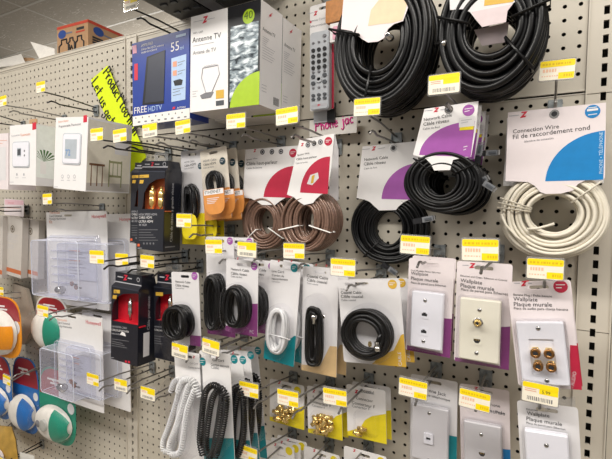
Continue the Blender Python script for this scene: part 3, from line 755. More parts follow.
# two big black coaxial coils at the top
it = Item('coaxial_coil', 'largest black coaxial cable coil under a white and beige card, left of its pair', 'cable', (341, -14), (412, -22), (402, 40), (343, 45), 6.5)
tongue_card(it, [(345, -20), (412, -24), (410, 2), (403, 21), (394, 24), (388, 29), (384, 38), (378, 41.5), (368, 42.5), (362, 39), (352, 31), (341, 29)], CARDP)
it.cut([(368, 26), (371, 10), (382, -4), (400, -16), (411, -18), (409, 2), (402.5, 20), (392, 23), (381, 24)], BEIGEP); it.done()
inf = coil_px(it, 386, 50, 341, 438, -18, 116, 358, 394, 20, 73, .1, 4.4, 58, .23, BLACKC, jit=.16, seed=3, seg=64)
tie(it, inf, 168, -.1, 3.8, BLACKC, .1); tie(it, inf, 262, -.1, 3.8, BLACKC, .09)
mb = MB(); x, z = it.p(389.5, 37, .3); mb.lathe([(.12, -.5), (.2, -.5), (.2, -.1), (.27, -.08), (.27, .25), (.16, .3), (.16, .5)], (x, -.3, z), STEEL, 'y', 12); mb.disc(x, z, .1, -.81, INK_SHADE); mb.build('connector', it.e)
it = Item('coaxial_coil', 'big black coaxial cable coil under a card with yellow band, right of its pair', 'cable', (449, -12), (516, -22), (512, 30), (455, 36), 6.5)
tongue_card(it, [(449, -18), (518, -26), (516, 1), (512, 4), (507, 11), (506, 22), (482, 27), (476, 20), (470, 12), (462, 9), (450, 10)], CARDG)
it.cut([(484, 6), (486, -14), (517, -24), (516, 0), (513, 2)], GOLDY)
it.cut([(471.5, 12), (513, 4), (507.5, 11), (506, 22), (482, 27), (476.5, 20)], mat('card_pale_pink', (216, 200, 202), .4), -.011); it.done()
inf = coil_px(it, 494, 38, 443, 549, -28, 102, 473, 516, 18, 60, .1, 4.0, 54, .23, BLACKC, jit=.13, seed=5, seg=64)
tie(it, inf, 165, -.1, 3.6, BLACKC, .1); tie(it, inf, 318, -.1, 3.6, BLACKC, .1); tie(it, inf, 12, -.1, 3.6, BLACKC, .1)
mb = MB(); q = it.P([(474, 30), (509, 22), (506, 42), (482, 46)], -1.4); mb.plate(q, [], 1.4, 1.45, mat('card_pale_pink', (0, 0, 0))); mb.build('card_back_fold', it.e)
mb = MB(); x, z = it.p(440.5, 44, -.3); mb.lathe([(.14, -.4), (.2, -.4), (.2, .1), (.26, .12), (.26, .4)], (x, .3, z), STEEL, 'x', 12); mb.build('connector', it.e)

# network cable coils
def net_pack(label, TL, TR, BR, BL, d, px, quart, coil, texts, logo, hole, lbl=None):
    it = Item('network_cable_coil', label, 'cable', TL, TR, BR, BL, d)
    tongue_card(it, px, CARD, hole=hole)
    it.quarter(*quart, PURPLE)
    for s, u0, v0, u1, v1, m in texts: it.txt(s, u0, v0, u1, v1, m)
    it.logo(*logo); it.lines(logo[0]-12, logo[1]+1.5, logo[0]-4, logo[1]+.6, 1, 1, INKL); it.lines(logo[0]+4, logo[1]+.5, logo[0]+11, logo[1]-.6, 1, 1, INKL)
    return it
it = net_pack('black network cable coil against the board, behind and left of the front network coils', (362, 146), (417, 142), (414, 199), (357, 199), 1.3,
    [(362.5, 146.5), (418, 141), (418, 197), (410, 199), (404, 202), (398, 207), (396, 210), (379, 210.5), (374, 206), (370, 202), (364, 199.5), (356.5, 198)],
    (418, 200, 381.5, 163), None, [('Network Cable', 364.5, 161, 388, 158.4, INK_SHADE), ('Câble réseau', 364, 165.6, 385.5, 163.4, INK_SHADE), ('Cable de Red', 364, 169.6, 377, 168.2, INKG)], (374, 148.5, 4), (393.5, 148))
it.done(); inf = coil_px(it, 391, 228, 353.5, 431, 192, 264, 379, 406, 210, 242, .1, 1.7, 48, .135, BLACKC, jit=.1, seed=8)
tie(it, inf, 235, 0, 1.5, BLACKC, .06); plug(it, 393, 271, .2, -.5)
FRT = net_pack('front black network cable coil with purple quarter card in the middle of the board', (425, 109), (478, 101), (470, 157), (413, 156), 5.6,
    [(424.5, 109), (478.5, 101), (476, 130), (471, 157), (461, 158), (453, 160), (450, 170), (434, 170.5), (431, 164), (425, 158), (413, 155)],
    (471.5, 157, 419, 121), None, [('Network Cable', 424, 121.3, 452, 116.3, INK_SHADE), ('Câble réseau', 423.5, 126, 449, 122, INK_SHADE), ('Cable de Red', 423, 130, 439.5, 127.9, INKG)], (436.5, 109.8, 4.5), (448.8, 109.5))
FRT.dot(468.5, 110.3, 5.8, PURPLE); FRT.lines(464.5, 109.6, 472.5, 108.4, 2, 2.6, CARD, -.03)
FRT.cut([(460, 127.5), (474, 126), (473.5, 129.6), (459.5, 130.5)], YEL, -.03); FRT.cut([(459, 118), (475, 116), (474.5, 126), (459, 127.6)], CARDG, -.028); FRT.lines(461, 121, 472, 119.6, 2, 2.6, INKL, -.034)
FRT.lines(463.5, 147.5, 467.5, 146.5, 2, 3, CARD, -.03)
FRT.done()
inf = coil_px(FRT, 443, 182, 404.5, 484, 151, 213, 427, 455, 158, 184, .08, 1.05, 36, .125, BLACKC, jit=.09, seed=9)
tie(FRT, inf, 138, 0, 1.05, BLACKC, .06); tie(FRT, inf, 38, 0, 1.05, BLACKC, .06)
k1 = dup(FRT.e, (.05, 1.3, .0), 'second network cable coil of the front stack, just behind the foremost')
k2 = dup(FRT.e, (.2, 2.6, -.15), 'third network cable coil of the front stack, between the second and rearmost')
k3 = dup(FRT.e, (.25, 3.9, -.2), 'rearmost network cable coil of the front stack, closest to the pegboard')
for (u, v, dd, a) in ((482, 181, -1.2, .6), (428, 219, -.6, .3)): plug(FRT, u, v, dd, a)
for e_, off, pl in ((k1, 1.3, (489, 186, -.6, -.5)), (k2, 2.6, (480, 150, -2.4, 1.5)), (k3, 3.9, (492, 153, -3.5, .1))):
    plug(FRT, pl[0], pl[1], pl[2]+.3, pl[3]); o = FRT.e.children[-1]; o.parent = e_; o.location -= (e_.location-FRT.e.location)
    o.location = Matrix.Rotation(-FRT.e.rotation_euler.y, 3, 'Y') @ o.location

# speaker wire packs
def speaker_pack(label, TL, TR, BR, BL, d, px, quart, texts, dots, logo):
    it = Item('speaker_wire_pack', label, 'cable', TL, TR, BR, BL, d)
    tongue_card(it, px, CARD); it.quarter(*quart, RED2)
    for s, u0, v0, u1, v1, m in texts: it.txt(s, u0, v0, u1, v1, m)
    for k, (u, v) in enumerate(dots[:-1]): it.dot(u, v, 2.7, INK_SHADE); it.dot(u, v, 1.9, INKL, -.026); it.dot(u, v, 1.1, INK_SHADE, -.03)
    it.dot(*dots[-1], 4.4, RED2); it.lines(dots[-1][0]-2.5, dots[-1][1]-.6, dots[-1][0]+2.5, dots[-1][1]-.9, 2, 1.8, CARD, -.03)
    it.logo(*logo)
    return it
it = speaker_pack('rear brown speaker wire coil under a white and red card, left of its pair', (245.5, 149), (297, 146), (293, 196), (243, 198), 2.2,
    [(245.5, 149.5), (298, 145.5), (295, 195), (286, 197.5), (280, 201), (275, 205), (262, 205), (256, 201), (251, 198.5), (243, 197.5)], (293.5, 199.5, 263.5, 166),
    [('Speaker Wire', 246.5, 160.5, 257.5, 159, INKG), ('Câble haut-parleur', 246.5, 165.5, 277.5, 163.5, INK_SHADE), ('Cable de bocina', 246.5, 169.2, 262, 168.2, INKG)], ((262.5, 152), (272, 151.8), (281, 151.5), (293, 153)), (255, 150.7, 3))
it.done(); inf = coil_px(it, 267, 222, 244.5, 291, 193, 250, 260, 277, 207, 231, .08, 1.6, 44, .14, BROWNC, jit=.08, seed=11)
tie(it, inf, 225, 0, 1.6, TIE, .06); tie(it, inf, 330, 0, 1.6, TIE, .06)
it = speaker_pack('front brown speaker wire coil under a white and red card with orange price sticker', (299.5, 140), (334, 134.5), (328, 193), (287, 196), 4.6,
    [(299.5, 140), (334.5, 133.5), (331, 170), (327, 192.5), (321, 194.5), (316, 199), (313, 203), (304, 205), (298, 201), (293.5, 197), (287, 194.5)], (327.8, 194, 300, 156.5),
    [('Speaker Wire', 297.5, 156, 309.5, 153.8, INK_SHADE), ('Câble haut-parleur', 296.5, 160.4, 317, 157.4, INK_SHADE), ('Cable de bocina', 295.6, 164.2, 307.6, 162.6, INKG)], ((308, 144.8), (314, 143.3), (320.5, 142), (328.3, 141.3)), (302.5, 144.6, 3))
it.cut([(310.5, 175), (318, 172.5), (319, 178), (312.5, 185), (307, 184)], CARDG, -.024); it.cut([(312, 176), (315, 174.6), (313.4, 183), (310.8, 183.6)], GOLDY, -.03)
it.done(); inf = coil_px(it, 312, 222, 287, 338.5, 190, 252, 304, 317, 202, 231, .08, 2.8, 60, .14, BROWNC, jit=.1, seed=12)
tie(it, inf, 200, 0, 2.8, TIE, .06); tie(it, inf, 345, 0, 2.8, TIE, .06)
mb = MB(); P = it.P([(334.5, 134), (338, 150), (338, 200), (327, 205)], -2.6); mb.plate(P, [], 2.7, 2.75, CARDG); mb.build('card_back_fold', it.e)

# ivory telephone wire
it = Item('telephone_wire_coil', 'ivory telephone wire coil under a white and blue card at the right', 'cable', (508, 112), (605, 103), (604, 180), (506, 182), 3.4)
PH = it
tongue_card(it, [(508, 112.5), (606, 102.5), (605, 178), (598, 180), (586, 180), (578, 184), (573, 190.5), (561, 193.5), (546, 194), (540, 192), (535, 186), (528, 182), (505.5, 181)], CARDP, hole=(554.3, 114))
it.quarter(604.6, 181.5, 545.2, 130.5, BLUE)
it.logo(524, 114.5, 6); it.lines(509, 116.5, 519, 115.5, 1, 1, INKL)
it.txt('Connection Wire', 513, 133.5, 559, 128.2, INK_SHADE); it.txt('Fil de raccordement rond', 513, 139.3, 590, 129.5, INK_SHADE); it.txt('Alambre de conexión', 524, 142.6, 553.5, 139, INKG)
x, z, r = it.dot(592.6, 111.5, 6.6, BLUE); it.lines(587, 111.5, 598, 110.2, 1, 1, CARD, -.03, t=.14); it.lines(588, 108.5, 597, 107.4, 1, 1, CARD, -.03); it.lines(588, 115.4, 597, 114.2, 1, 1, CARD, -.03)
it.txt('PHONE • TÉLÉPHONE', 602.6, 173.5, 602.8, 132, mat('pale_ink', (190, 220, 240), .5), -.03)
it.lines(511, 176, 511.3, 164, 1, 1, INKL)
it.done()
inf = coil_px(it, 555, 214, 499.5, 612, 168, 260, 530, 577, 190, 226, .1, 2.2, 44, .135, IVORYC, jit=.1, seed=21, seg=64)
for a in (172, 166, 160, 40): tie(it, inf, a, 0, 2.0, IVORYC, .06)
mb = MB(); pts = [it.p(*q_, .15) for q_ in ((527, 229), (537, 228.5), (547, 226), (554.5, 223.5))]; mb.tube([(x, -.15, z) for x, z in pts], .1, IVORYC); 
pts = [it.p(*q_, .1) for q_ in ((501, 214), (506, 225), (516, 236), (526, 244))]; mb.tube([(x, -.12, z) for x, z in pts], .1, IVORYC); mb.build('wire_end', it.e)
mb = MB(); P = it.P([(507, 118), (604, 108), (604, 183), (503, 186)], -2.1); mb.plate(P, [], 2.15, 2.2, CARD); mb.build('card_back_fold', it.e)

# ================================================================== thermostat boxes at the left
def thermo(label, TL, TR, BR, BL, d, depth, rect_, scr, tab):
    it = Item('thermostat_box', label, 'box', TL, TR, BR, BL, d)
    add_box(it, depth, CARD)
    it.done('box_front_print') if False else None
    mb = MB(); q = it.P(rect_); xa, xb = min(a for a, b in q), max(a for a, b in q); za, zb = min(b for a, b in q), max(b for a, b in q)
    mb.plate(rrect(xa, xb, za, zb, .35), [], -.07, -.01, mat('thermostat_silver', (196, 200, 206), .35)); mb.plate(rrect(xa+.15, xb-.15, za+.15, zb-.15, .3), [], -.11, -.07, PLATEW)
    q = it.P(scr); a0, a1 = min(a for a, b in q), max(a for a, b in q); b0, b1 = min(b for a, b in q), max(b for a, b in q)
    mb.rect(a0, a1, b0, b1, -.115, mat('screen_print', (178, 186, 194), .3)); mb.build('thermostat_print', it.e)
    mb = MB(); mb.poly([(x, z) for x, z in it.P(tab)], -.02, RED); mb.build('corner_tab', it.e); it.side = MB()
    return it, (a0, a1, b0, b1)
GRNP = mat('plant_print', (70, 110, 60), .6); NAVYP = mat('chair_print', (48, 70, 100), .6); BEIGEW = mat('wall_print', (228, 222, 206), .5); WOODD = mat('stool_print', (120, 84, 60), .6); PALEC = mat('paleblue_print', (234, 238, 236), .5)
it, sc = thermo('smaller thermostat box with silver thermostat and red corner tab at the far left', (10.5, 127), (37, 122), (35, 185), (9, 185), 8, 5.2, [(13, 144), (30, 141), (29, 167.5), (13, 166)], [(18, 149), (22, 148), (22, 156), (18, 156.5)], [(32.5, 123), (36.3, 122), (36.3, 129), (32.5, 130)])
for k in range(2): it.dot(25.5, 151+4.5*k, 1.1, INKG, -.13)
it.cut([(18.5, 149.5), (21.7, 149), (21.7, 155), (18.5, 155.5)], DGREY, -.13)
it.txt('PROGRAMMABLE', 11.5, 137, 20, 135.6, INKL); it.txt('Thermostat', 20.5, 136.5, 30.5, 135, TAGR)
for k in range(2): it.dot(17+7*k, 174.5, 1.4, INKL); 
it.lines(15.5, 178, 18.5, 178, 1, 1, INKL); it.lines(22.5, 178, 26, 178, 1, 1, INKL); it.lines(10, 182.3, 14, 182.3, 1, 1, INKL)
xs = it.x1+.012; h = it.h
def sidepoly(it, pts, m, off=.012): it.side.add([(it.x1+off, y, z*it.h) for y, z in pts], [tuple(range(len(pts)))], m)
sidepoly(it, [(0.05, .0), (5.1, .0), (5.1, .98), (.05, .98)], PALEC)
for k in range(9):
    a = math.radians(20+17*k); y0, z0 = .9, .40; L = 1.5
    sidepoly(it, [(y0, z0), (max(.1, y0+L*math.cos(a)-.12), z0+L/8*math.sin(a)+.01), (max(.1, y0+L*math.cos(a)+.14), z0+L/8*math.sin(a))], GRNP, .016+.001*k)
sidepoly(it, [(.5, .2), (1.2, .2), (1.2, .4), (.5, .4)], CARD, .015)
sidepoly(it, [(2.6, .12), (4.6, .12), (4.6, .44), (3.6, .47), (2.6, .42)], NAVYP, .016); sidepoly(it, [(.05, 0), (5.1, 0), (5.1, .1), (.05, .14)], CARDG, .015)
it.done('box_front_print'); it.side.build('box_side_print', it.e)
it, sc = thermo('larger thermostat box with glowing white thermostat in front of the pegboard', (57.5, 119.5), (89.5, 114.5), (84.5, 190), (52, 189), 8, 5.6, [(64.5, 136), (82, 133), (80.5, 164), (62.5, 164)], [(66.5, 141), (78, 139.5), (77, 158), (65.5, 158.5)], [(83.6, 115.5), (87.3, 115), (87, 122), (83.4, 122.5)])
it.txt('Smart Home', 58.5, 123, 68.5, 121.5, TAGR); it.txt('Programmable Thermostat', 59, 127.6, 81, 125, INKG)
DIG = mat('digit_print', (92, 140, 200), .4)
it.txt('72', 66.5, 156, 71.5, 155.5, DIG, -.13)
for k in range(3):
    x_, z_ = it.p(62.5+6*k, 176.5); mb = MB(); mb.disc(x_, z_, .22, -.02, INKL, 14); mb.disc(x_, z_, .15, -.026, CARD, 12); mb.build('printed_icon', it.e); it.lines(61+6*k, 180.5, 64+6*k, 180.5, 1, 1, INKL)
it.lines(54, 187, 58, 187, 1, 1, INKL)
sidepoly(it, [(.05, .02), (5.5, .02), (5.5, .97), (.05, .97)], BEIGEW)
sidepoly(it, [(.05, .02), (5.5, .02), (5.5, .14), (.05, .12)], KRAFT, .015)
sidepoly(it, [(3.4, .55), (5.2, .55), (5.2, .95), (3.4, .95)], CARDG, .015)
sidepoly(it, [(.3, .36), (2.2, .36), (2.2, .39), (.3, .39)], WOODD, .017)
for y0 in (.5, 1.2, 1.85): sidepoly(it, [(y0, .08), (y0+.15, .08), (y0+.12, .36), (y0+.03, .36)], WOODD, .016)
OLV = mat('chair_green_print', (150, 152, 110), .6)
for a, b, c_, d_ in ((2.7, 2.85, .08, .46), (4.3, 4.45, .08, .46), (2.7, 4.45, .22, .25), (2.7, 4.45, .42, .45), (3.2, 3.3, .25, .42), (3.8, 3.9, .25, .42)): sidepoly(it, [(a, c_), (b, c_), (b, d_), (a, d_)], OLV, .017)
it.done('box_front_print'); it.side.build('box_side_print', it.e)
it = Item('thermostat_box', 'pale thermostat box cut off by the left edge, behind the smaller thermostat box', 'box', (-18, 135), (8.5, 133), (8, 189), (-18, 189), 7)
add_box(it, 3.5, CARDP); it.cut([(-16, 148), (6, 147), (6, 180), (-16, 181)], CARDG, -.02); it.lines(-5, 141, 7, 140.5, 2, 3, TAGR); it.done('box_front_print')
q = at(33, 119, 3); t = thing('carton_tab', 'small brown cardboard hang tab behind the smaller thermostat box', 'tab', (q.x, q.y, q.z-1))
mb = MB(); mb.plate(rrect(-.9, .9, -1.5, 1.0, .2), [oval(0, .5, .25, .15, 10)], 0, .1, BROWN); mb.build('tab_sheet', t)

# ================================================================== black windowed cable boxes
def window_box(label, TL, TR, BR, BL, d, depth, wpx, WM, arch, head, conn, group=None):
    it = Item('cable_box', label, 'box', TL, TR, BR, BL, d)
    W = it.P(wpx); c = it.card
    # front face with a real window: a ring of faces between the window edge and the box edge
    R = []
    for (a, b), (a2, b2) in zip(W, W[1:]+W[:1]):
        for k in range(6): R.append((a+(a2-a)*k/6, b+(b2-b)*k/6))
    wx_, wz_ = sum(p[0] for p in R)/len(R), sum(p[1] for p in R)/len(R); O = []
    for x, z in R:
        dx, dz = x-wx_, z-wz_
        t = min(((it.x1-wx_)/dx if dx > 0 else (it.x0-wx_)/dx) if abs(dx) > 1e-6 else 1e9, ((it.h-wz_)/dz if dz > 0 else (0-wz_)/dz) if abs(dz) > 1e-6 else 1e9)
        O.append([wx_+dx*t, wz_+dz*t])
    for cx_, cz_ in ((it.x0, 0), (it.x1, 0), (it.x1, it.h), (it.x0, it.h)):
        k = min(range(len(O)), key=lambda i: math.hypot(O[i][0]-cx_, O[i][1]-cz_)); O[k] = [cx_, cz_]
    n = len(R)
    c.add([(x, 0, z) for x, z in O]+[(x, 0, z) for x, z in R]+[(x, .08, z) for x, z in R], [(i, (i+1) % n, n+(i+1) % n, n+i) for i in range(n)]+[(n+i, n+(i+1) % n, 2*n+(i+1) % n, 2*n+i) for i in range(n)], BOXK)
    mb = MB()
    mb.box(it.x0, it.x0+.05, .06, depth, 0, it.h, BOXK); mb.box(it.x1-.05, it.x1, .06, depth, 0, it.h, BOXK)
    mb.box(it.x0, it.x1, .06, depth, 0, .05, BOXK); mb.box(it.x0, it.x1, .06, depth, it.h-.05, it.h, BOXK); mb.box(it.x0, it.x1, depth-.05, depth, 0, it.h, BOXK)
    # sloping shoulder and narrow header
    hx0, hx1 = it.x0+.12, it.x1-.02; y1 = .75; hz = it.h+head
    v = [(it.x0, 0, it.h), (it.x1, 0, it.h), (hx1, y1*.5, it.h+.35), (hx0, y1*.5, it.h+.35), (hx0, y1*.5, hz), (hx1, y1*.5, hz), (hx1, depth-.4, hz), (hx0, depth-.4, hz), (it.x1, depth, it.h), (it.x0, depth, it.h)]
    mb.add(v, [(0, 1, 2, 3), (3, 2, 5, 4), (4, 5, 6, 7), (7, 6, 8, 9), (1, 8, 6, 5, 2), (0, 3, 4, 7, 9)], BOXK)
    mb.add([(it.x0, -.01, it.h-.1), (it.x1, -.01, it.h-.1), (it.x1, -.01, it.h), (it.x0, -.01, it.h)], [(0, 1, 2, 3)], BOXK2)
    mb.add([(hx0, y1*.5-.01, it.h+.38), (hx1, y1*.5-.01, it.h+.38), (hx1, y1*.5-.01, it.h+.5), (hx0, y1*.5-.01, it.h+.5)], [(0, 1, 2, 3)], INKL)
    mb.build('box_body', it.e)
    mb = MB(); xs_ = [p[0] for p in W]; zs_ = [p[1] for p in W]
    mb.rect(it.x0+.06, it.x1-.06, min(zs_)-.2, max(zs_)+.2, .85, WM); mb.box(min(xs_)-.05, max(xs_)+.05, .08, .85, min(zs_)-.12, min(zs_)-.02, WM); mb.build('window_liner', it.e)
    # header print
    yl = y1*.5-.02; zc = it.h+head*.68; xm = it.x0+it.w*.42; k = head*.2
    pts = ZLOGO
    c.poly([(xm+a*k, zc+b*k) for a, b in pts], yl, RED)
    c.rect(it.x0+.5, xm-.4, zc-.07, zc+.05, yl, INKL); c.rect(xm+.35, xm+1.0, zc-.07, zc+.05, yl, INKL)
    c.disc(it.x1-.5, zc, .24, yl, INKL, 14); c.disc(it.x1-.5, zc, .16, yl-.01, BOXK, 14)
    return it
def rca(it, u, v, m, top=.0, L=1.8, r=.2):
    x, z = it.p(u, v); mb = MB()
    mb.lathe([(r*.45, L*.5), (r*.5, L*.32), (r*.95, L*.3), (r*1.05, L*.05), (r*.8, 0), (r*1.0, -.05), (r*1.0, -L*.35), (r*.6, -L*.42), (r*.5, -L*.7)], (x, .4, z), m, 'z', 12); mb.build('connector', it.e)
def side_text(it, s, y, z0, z1, m, off=.012):
    V, P, w = glyphs(s); k = (z1-z0)/w
    it.card.add([(it.x1+off, y-z*k, z0+x*k) for x, z in V], P, m)
G1 = window_box('front black cable box with orange window and two gold connectors', (139, 171.5), (167.5, 170.5), (160.5, 250.5), (136.5, 249.5), 6.5, 2.3,
   [(143, 205), (144, 193), (149, 184), (156, 179.5), (165.5, 178), (163, 209), (142, 209)], COPPERW, None, 1.05, None)
rca(G1, 149.5, 197, GOLD, L=2.3, r=.34); rca(G1, 158.5, 198, GOLD, L=2.3, r=.34)
G1.cut([(139.5, 175), (149, 174.5), (149, 177.5), (139.5, 178)], GOLDY, -.01); G1.cut([(140, 180), (144, 180), (143, 183.5), (139.5, 183.5)], GOLDY, -.01); G1.txt('GOLD', 140.2, 177.4, 144, 177.2, INK_SHADE, -.016)
G1.txt('HIGH SPEED HDMI', 139, 215.5, 157, 215.5, INKL); G1.txt('CABLE HDMI', 139, 218.6, 152, 218.6, CARD); G1.txt('ULTRA HDMI', 139, 222.6, 153, 222.6, CARD); G1.txt('4K HDR', 139, 226, 147, 226, INKL)
G1.lines(139, 230, 158, 230, 5, 2.6, INKG)
for k in range(4): G1.dot(144+3.2*k, 243.5, 1.1, INKG)
G1.cut([(137.5, 243.8), (139.8, 243.8), (139.8, 246.4), (137.5, 246.4)], mat('mark_orange', (220, 100, 60), .5)); G1.lines(137.5, 248.3, 142, 248.3, 1, 1, INKL)
side_text(G1, 'Câble de vitesse à grande vitesse', 1.2, G1.h*.12, G1.h*.86, INKL)
G1.card.add([(G1.x1+.012, .25, G1.h*.05), (G1.x1+.012, 1.6, G1.h*.05), (G1.x1+.012, 1.6, G1.h*.065), (G1.x1+.012, .25, G1.h*.065)], [(0, 1, 2, 3)], INKG)
G1.done('box_front')
mb = MB(); x, z = G1.p(158, 160, -.6); mb.plate(rrect(x-1.0, x+1.0, G1.h+.9, G1.h+2.0, .3), [rrect(x-.5, x+.5, G1.h+1.4, G1.h+1.7, .12)], 1.0, 1.04, CLEARH); mb.build('hang_tab', G1.e)
dup(G1.e, (-4.2, 2.5, .25), 'rear black cable box with orange window, left of and behind the front one')

R1 = window_box('front black cable box with red window and one steel connector', (113.4, 288), (141.5, 289.3), (134.5, 364), (109, 359.5), 7, 2.4,
   [(112, 312), (113.5, 303), (117, 297), (123, 294), (139.5, 293.5), (138.5, 325.5), (112, 320.5)], REDW, None, 1.5, None)
rca(R1, 127.5, 308, STEEL, L=2.0, r=.26)
R1.cut([(113.8, 289.5), (120, 290), (120, 293.5), (113.8, 293)], GOLDY, -.012); R1.cut([(113, 295), (117, 295.3), (116.4, 299), (112.6, 298.5)], GOLDY, -.012); R1.txt('18k', 114.3, 292.7, 117, 292.8, INK_SHADE, -.016)
R1.txt('SUBWOOFER CABLE', 111.5, 327, 127, 329, INKL); R1.txt('CÂBLE SUBWOOFER', 111.5, 330.5, 129, 332.8, CARD); R1.txt('CABLE AUDIO', 111.5, 334, 121, 335.3, INKL)
R1.cut([(120, 334.5), (122, 331.5), (125, 333), (126, 336.5)], CARD, -.016); R1.lines(111.5, 339, 129, 341.5, 4, 2.2, INKG)
R1.cut([(125, 360.3), (127, 360.6), (127, 362.8), (125, 362.4)], RED); R1.cut([(128, 360.8), (130, 361.1), (130, 363.2), (128, 362.9)], RED); R1.lines(110, 357.5, 114, 358, 1, 1, INKL)
side_text(R1, 'Câble pour caisson', 1.5, R1.h*.45, R1.h*.9, INKL)
R1.card.add([(R1.x1+.012, .7, R1.h*.1), (R1.x1+.012, 1.5, R1.h*.1), (R1.x1+.012, 1.5, R1.h*.42), (R1.x1+.012, .7, R1.h*.42)], [(0, 1, 2, 3)], CARDG)
R1.done('box_front')
mb = MB(); mb.plate(rrect(-1.2, 1.2, R1.h+1.3, R1.h+2.4, .3), [rrect(-.5, .5, R1.h+1.8, R1.h+2.1, .12)], 1.0, 1.04, CLEARH); mb.build('hang_tab', R1.e)
R2 = window_box('rear black cable box with red window, behind a grey network cable pack', (154.8, 288), (181, 288), (180, 364), (153.5, 357), 5.2, 2.2,
   [(155.5, 312), (156, 303), (158.5, 297), (163, 294.5), (179, 293.5), (178, 323), (155.5, 320)], REDW, None, 1.5, None)
rca(R2, 167.5, 306, STEEL, L=2.0, r=.24); rca(R2, 172, 309, GOLD, L=2.0, r=.24)
R2.cut([(155.8, 292), (163, 292.3), (163, 296), (155.8, 295.6)], GOLDY, -.012)
R2.txt('AUDIO CABLE', 154.6, 327, 164, 328, INKL); R2.txt('CÂBLE AUDIO', 154.6, 330.5, 166, 331.8, CARD); R2.lines(154.6, 336, 164, 337, 4, 2.4, INKG)
for k in range(5): R2.cut([(161+3*k, 359.3+.8*k), (163+3*k, 359.8+.8*k), (163+3*k, 361.6+.8*k), (161+3*k, 361.2+.8*k)], RED)
R2.done('box_front')
mb = MB(); mb.plate(rrect(-1.2, 1.2, R2.h+1.3, R2.h+2.4, .3), [rrect(-.5, .5, R2.h+1.8, R2.h+2.1, .12)], 1.0, 1.04, CLEARH); mb.build('hang_tab', R2.e)

# ================================================================== carded cables under clear blisters
def hank_mb(loops, rx, rz, y0, y1, r, m, cx, cz, seed, p=2.4, jit=.08):
    rr = random.Random(seed); mb = MB()
    for k in range(loops):
        a = rr.uniform(.55, 1.0); yy = y0+(y1-y0)*rr.random(); ox, oz = rr.uniform(-jit, jit), rr.uniform(-jit, jit)
        o = stadium(cx+ox, cz+oz, max(.1, rx*a-r), max(.2, rz*(.6+.4*a)-r), 32, p)
        mb.tube([(x, yy+.12*math.sin(4*math.pi*i/32+k), z) for i, (x, z) in enumerate(o)], r, m, 6, True)
    return mb
def px_ell(it, uc, vc, ru, rv, dd):
    x, z = it.p(uc, vc, dd); rx = abs(it.p(uc+ru, vc, dd)[0]-x); rz = abs(it.p(uc, vc+rv, dd)[1]-z); return x, z, rx, rz
def cable_card(label, TL, TR, BR, BL, d, band, bm, hank, blis, depth, texts, dot=None, dm=None, cm=BLACKC, loops=9, r=.14, name='cable_pack', bandtxt=None, seed=1, logo=None, hole=True, p=2.4, m=None):
    it = Item(name, label, 'cable', TL, TR, BR, BL, d)
    it.sheet(m or CARDG, hole=hole)
    if band: it.cut(band, bm)
    for s, u0, v0, u1, v1, k in texts: it.txt(s, u0, v0, u1, v1, k)
    if dot: it.dot(*dot, dm); it.lines(dot[0]-dot[2]*.5, dot[1]-.8, dot[0]+dot[2]*.5, dot[1]-.8, 2, 1.8, CARDG, -.03)
    if logo: it.logo(*logo)
    if bandtxt: it.txt(*bandtxt, CARDG, -.03)
    it.done()
    cx, cz, rx, rz = px_ell(it, *hank, depth*.5)
    hank_mb(loops, rx, rz, -depth*.85, -.15, r, cm, cx, cz, seed, p).build('cable_hank', it.e)
    cx, cz, rx, rz = px_ell(it, *blis, depth*.5)
    mb = MB(); mb.shell(stadium(cx, cz, rx, rz, 32, 2.6), -depth, -.03, CLEAR); mb.build('clear_blister', it.e)
    return it
it = cable_card('grey carded HDMI cable with yellow lower half, beside the gold connector boxes', (181, 152), (202, 149), (207, 246), (182, 243), 3.6, [(180, 213), (208, 213), (208, 248), (181, 245)], YEL, (190.5, 203, 7.5, 20), (190.5, 212, 9.5, 28), 1.0,
    [('HDMI Cable', 184.5, 163.5, 194.5, 161.6, INKG), ('Câble HDMI', 184.5, 167, 196, 165, INK_SHADE), ('Cable de HDMI', 184.5, 169.6, 194, 168, INKG)], (200.3, 166, 3.2), mat('dot_teal_dark', (30, 70, 84), .4), seed=31)
cx, cz, rx, rz = px_ell(it, 189.5, 227, 7.5, 13, 1.1); mb = MB(); mb.plate([(x, max(cz-rz*.95, z)) for x, z in stadium(cx, cz, rx, rz, 24, 3)], [], -1.12, -1.04, YEL); mb.build('yellow_insert', it.e)
x, z = it.p(188, 192, .9); mb = MB(); mb.box(x-.3, x+.3, -1.0, -.6, z-.2, z+.35, STEEL); mb.build('plug', it.e)
dup(it.e, (1.2, 1.6, .1), 'second HDMI cable card with yellow base, behind the front yellow HDMI card')
ET = cable_card('front orange carded ethernet cable on a cream card', (201, 151), (224, 146.2), (234.5, 218.5), (204, 220), 3.8, [(200, 191), (236, 186), (236, 222), (203, 223)], ORANGE, (214, 183, 9, 13), (215, 194, 11, 24), .95,
    [('HDMI Cable', 203.5, 162.5, 216.5, 160.4, INKG), ('Câble HDMI', 203.5, 166, 216, 164, INK_SHADE), ('Cable de HDMI', 203.5, 168.8, 214, 167.4, INKG)], (222.5, 161, 3.8), mat('dot_dark', (30, 60, 72), .4), seed=33, m=mat('cream_card', (226, 218, 204), .35))
cx, cz, rx, rz = px_ell(ET, 214, 198, 10.5, 16.5, 1.05); mb = MB()
o_ = [(x, min(z, cz+rz*.55)) for x, z in stadium(cx, cz, rx, rz, 28, 3)]
mb.plate(o_, [], -1.06, -.98, ORANGE); mb.rect(cx-rx*.95, cx+rx*.95, cz+rz*.22, cz+rz*.53, -1.07, CARD)
mb.text('ETHERNET', (cx-rx*.85, cz+rz*.3), (cx+rx*.7, cz+rz*.3), -1.08, INK_SHADE)
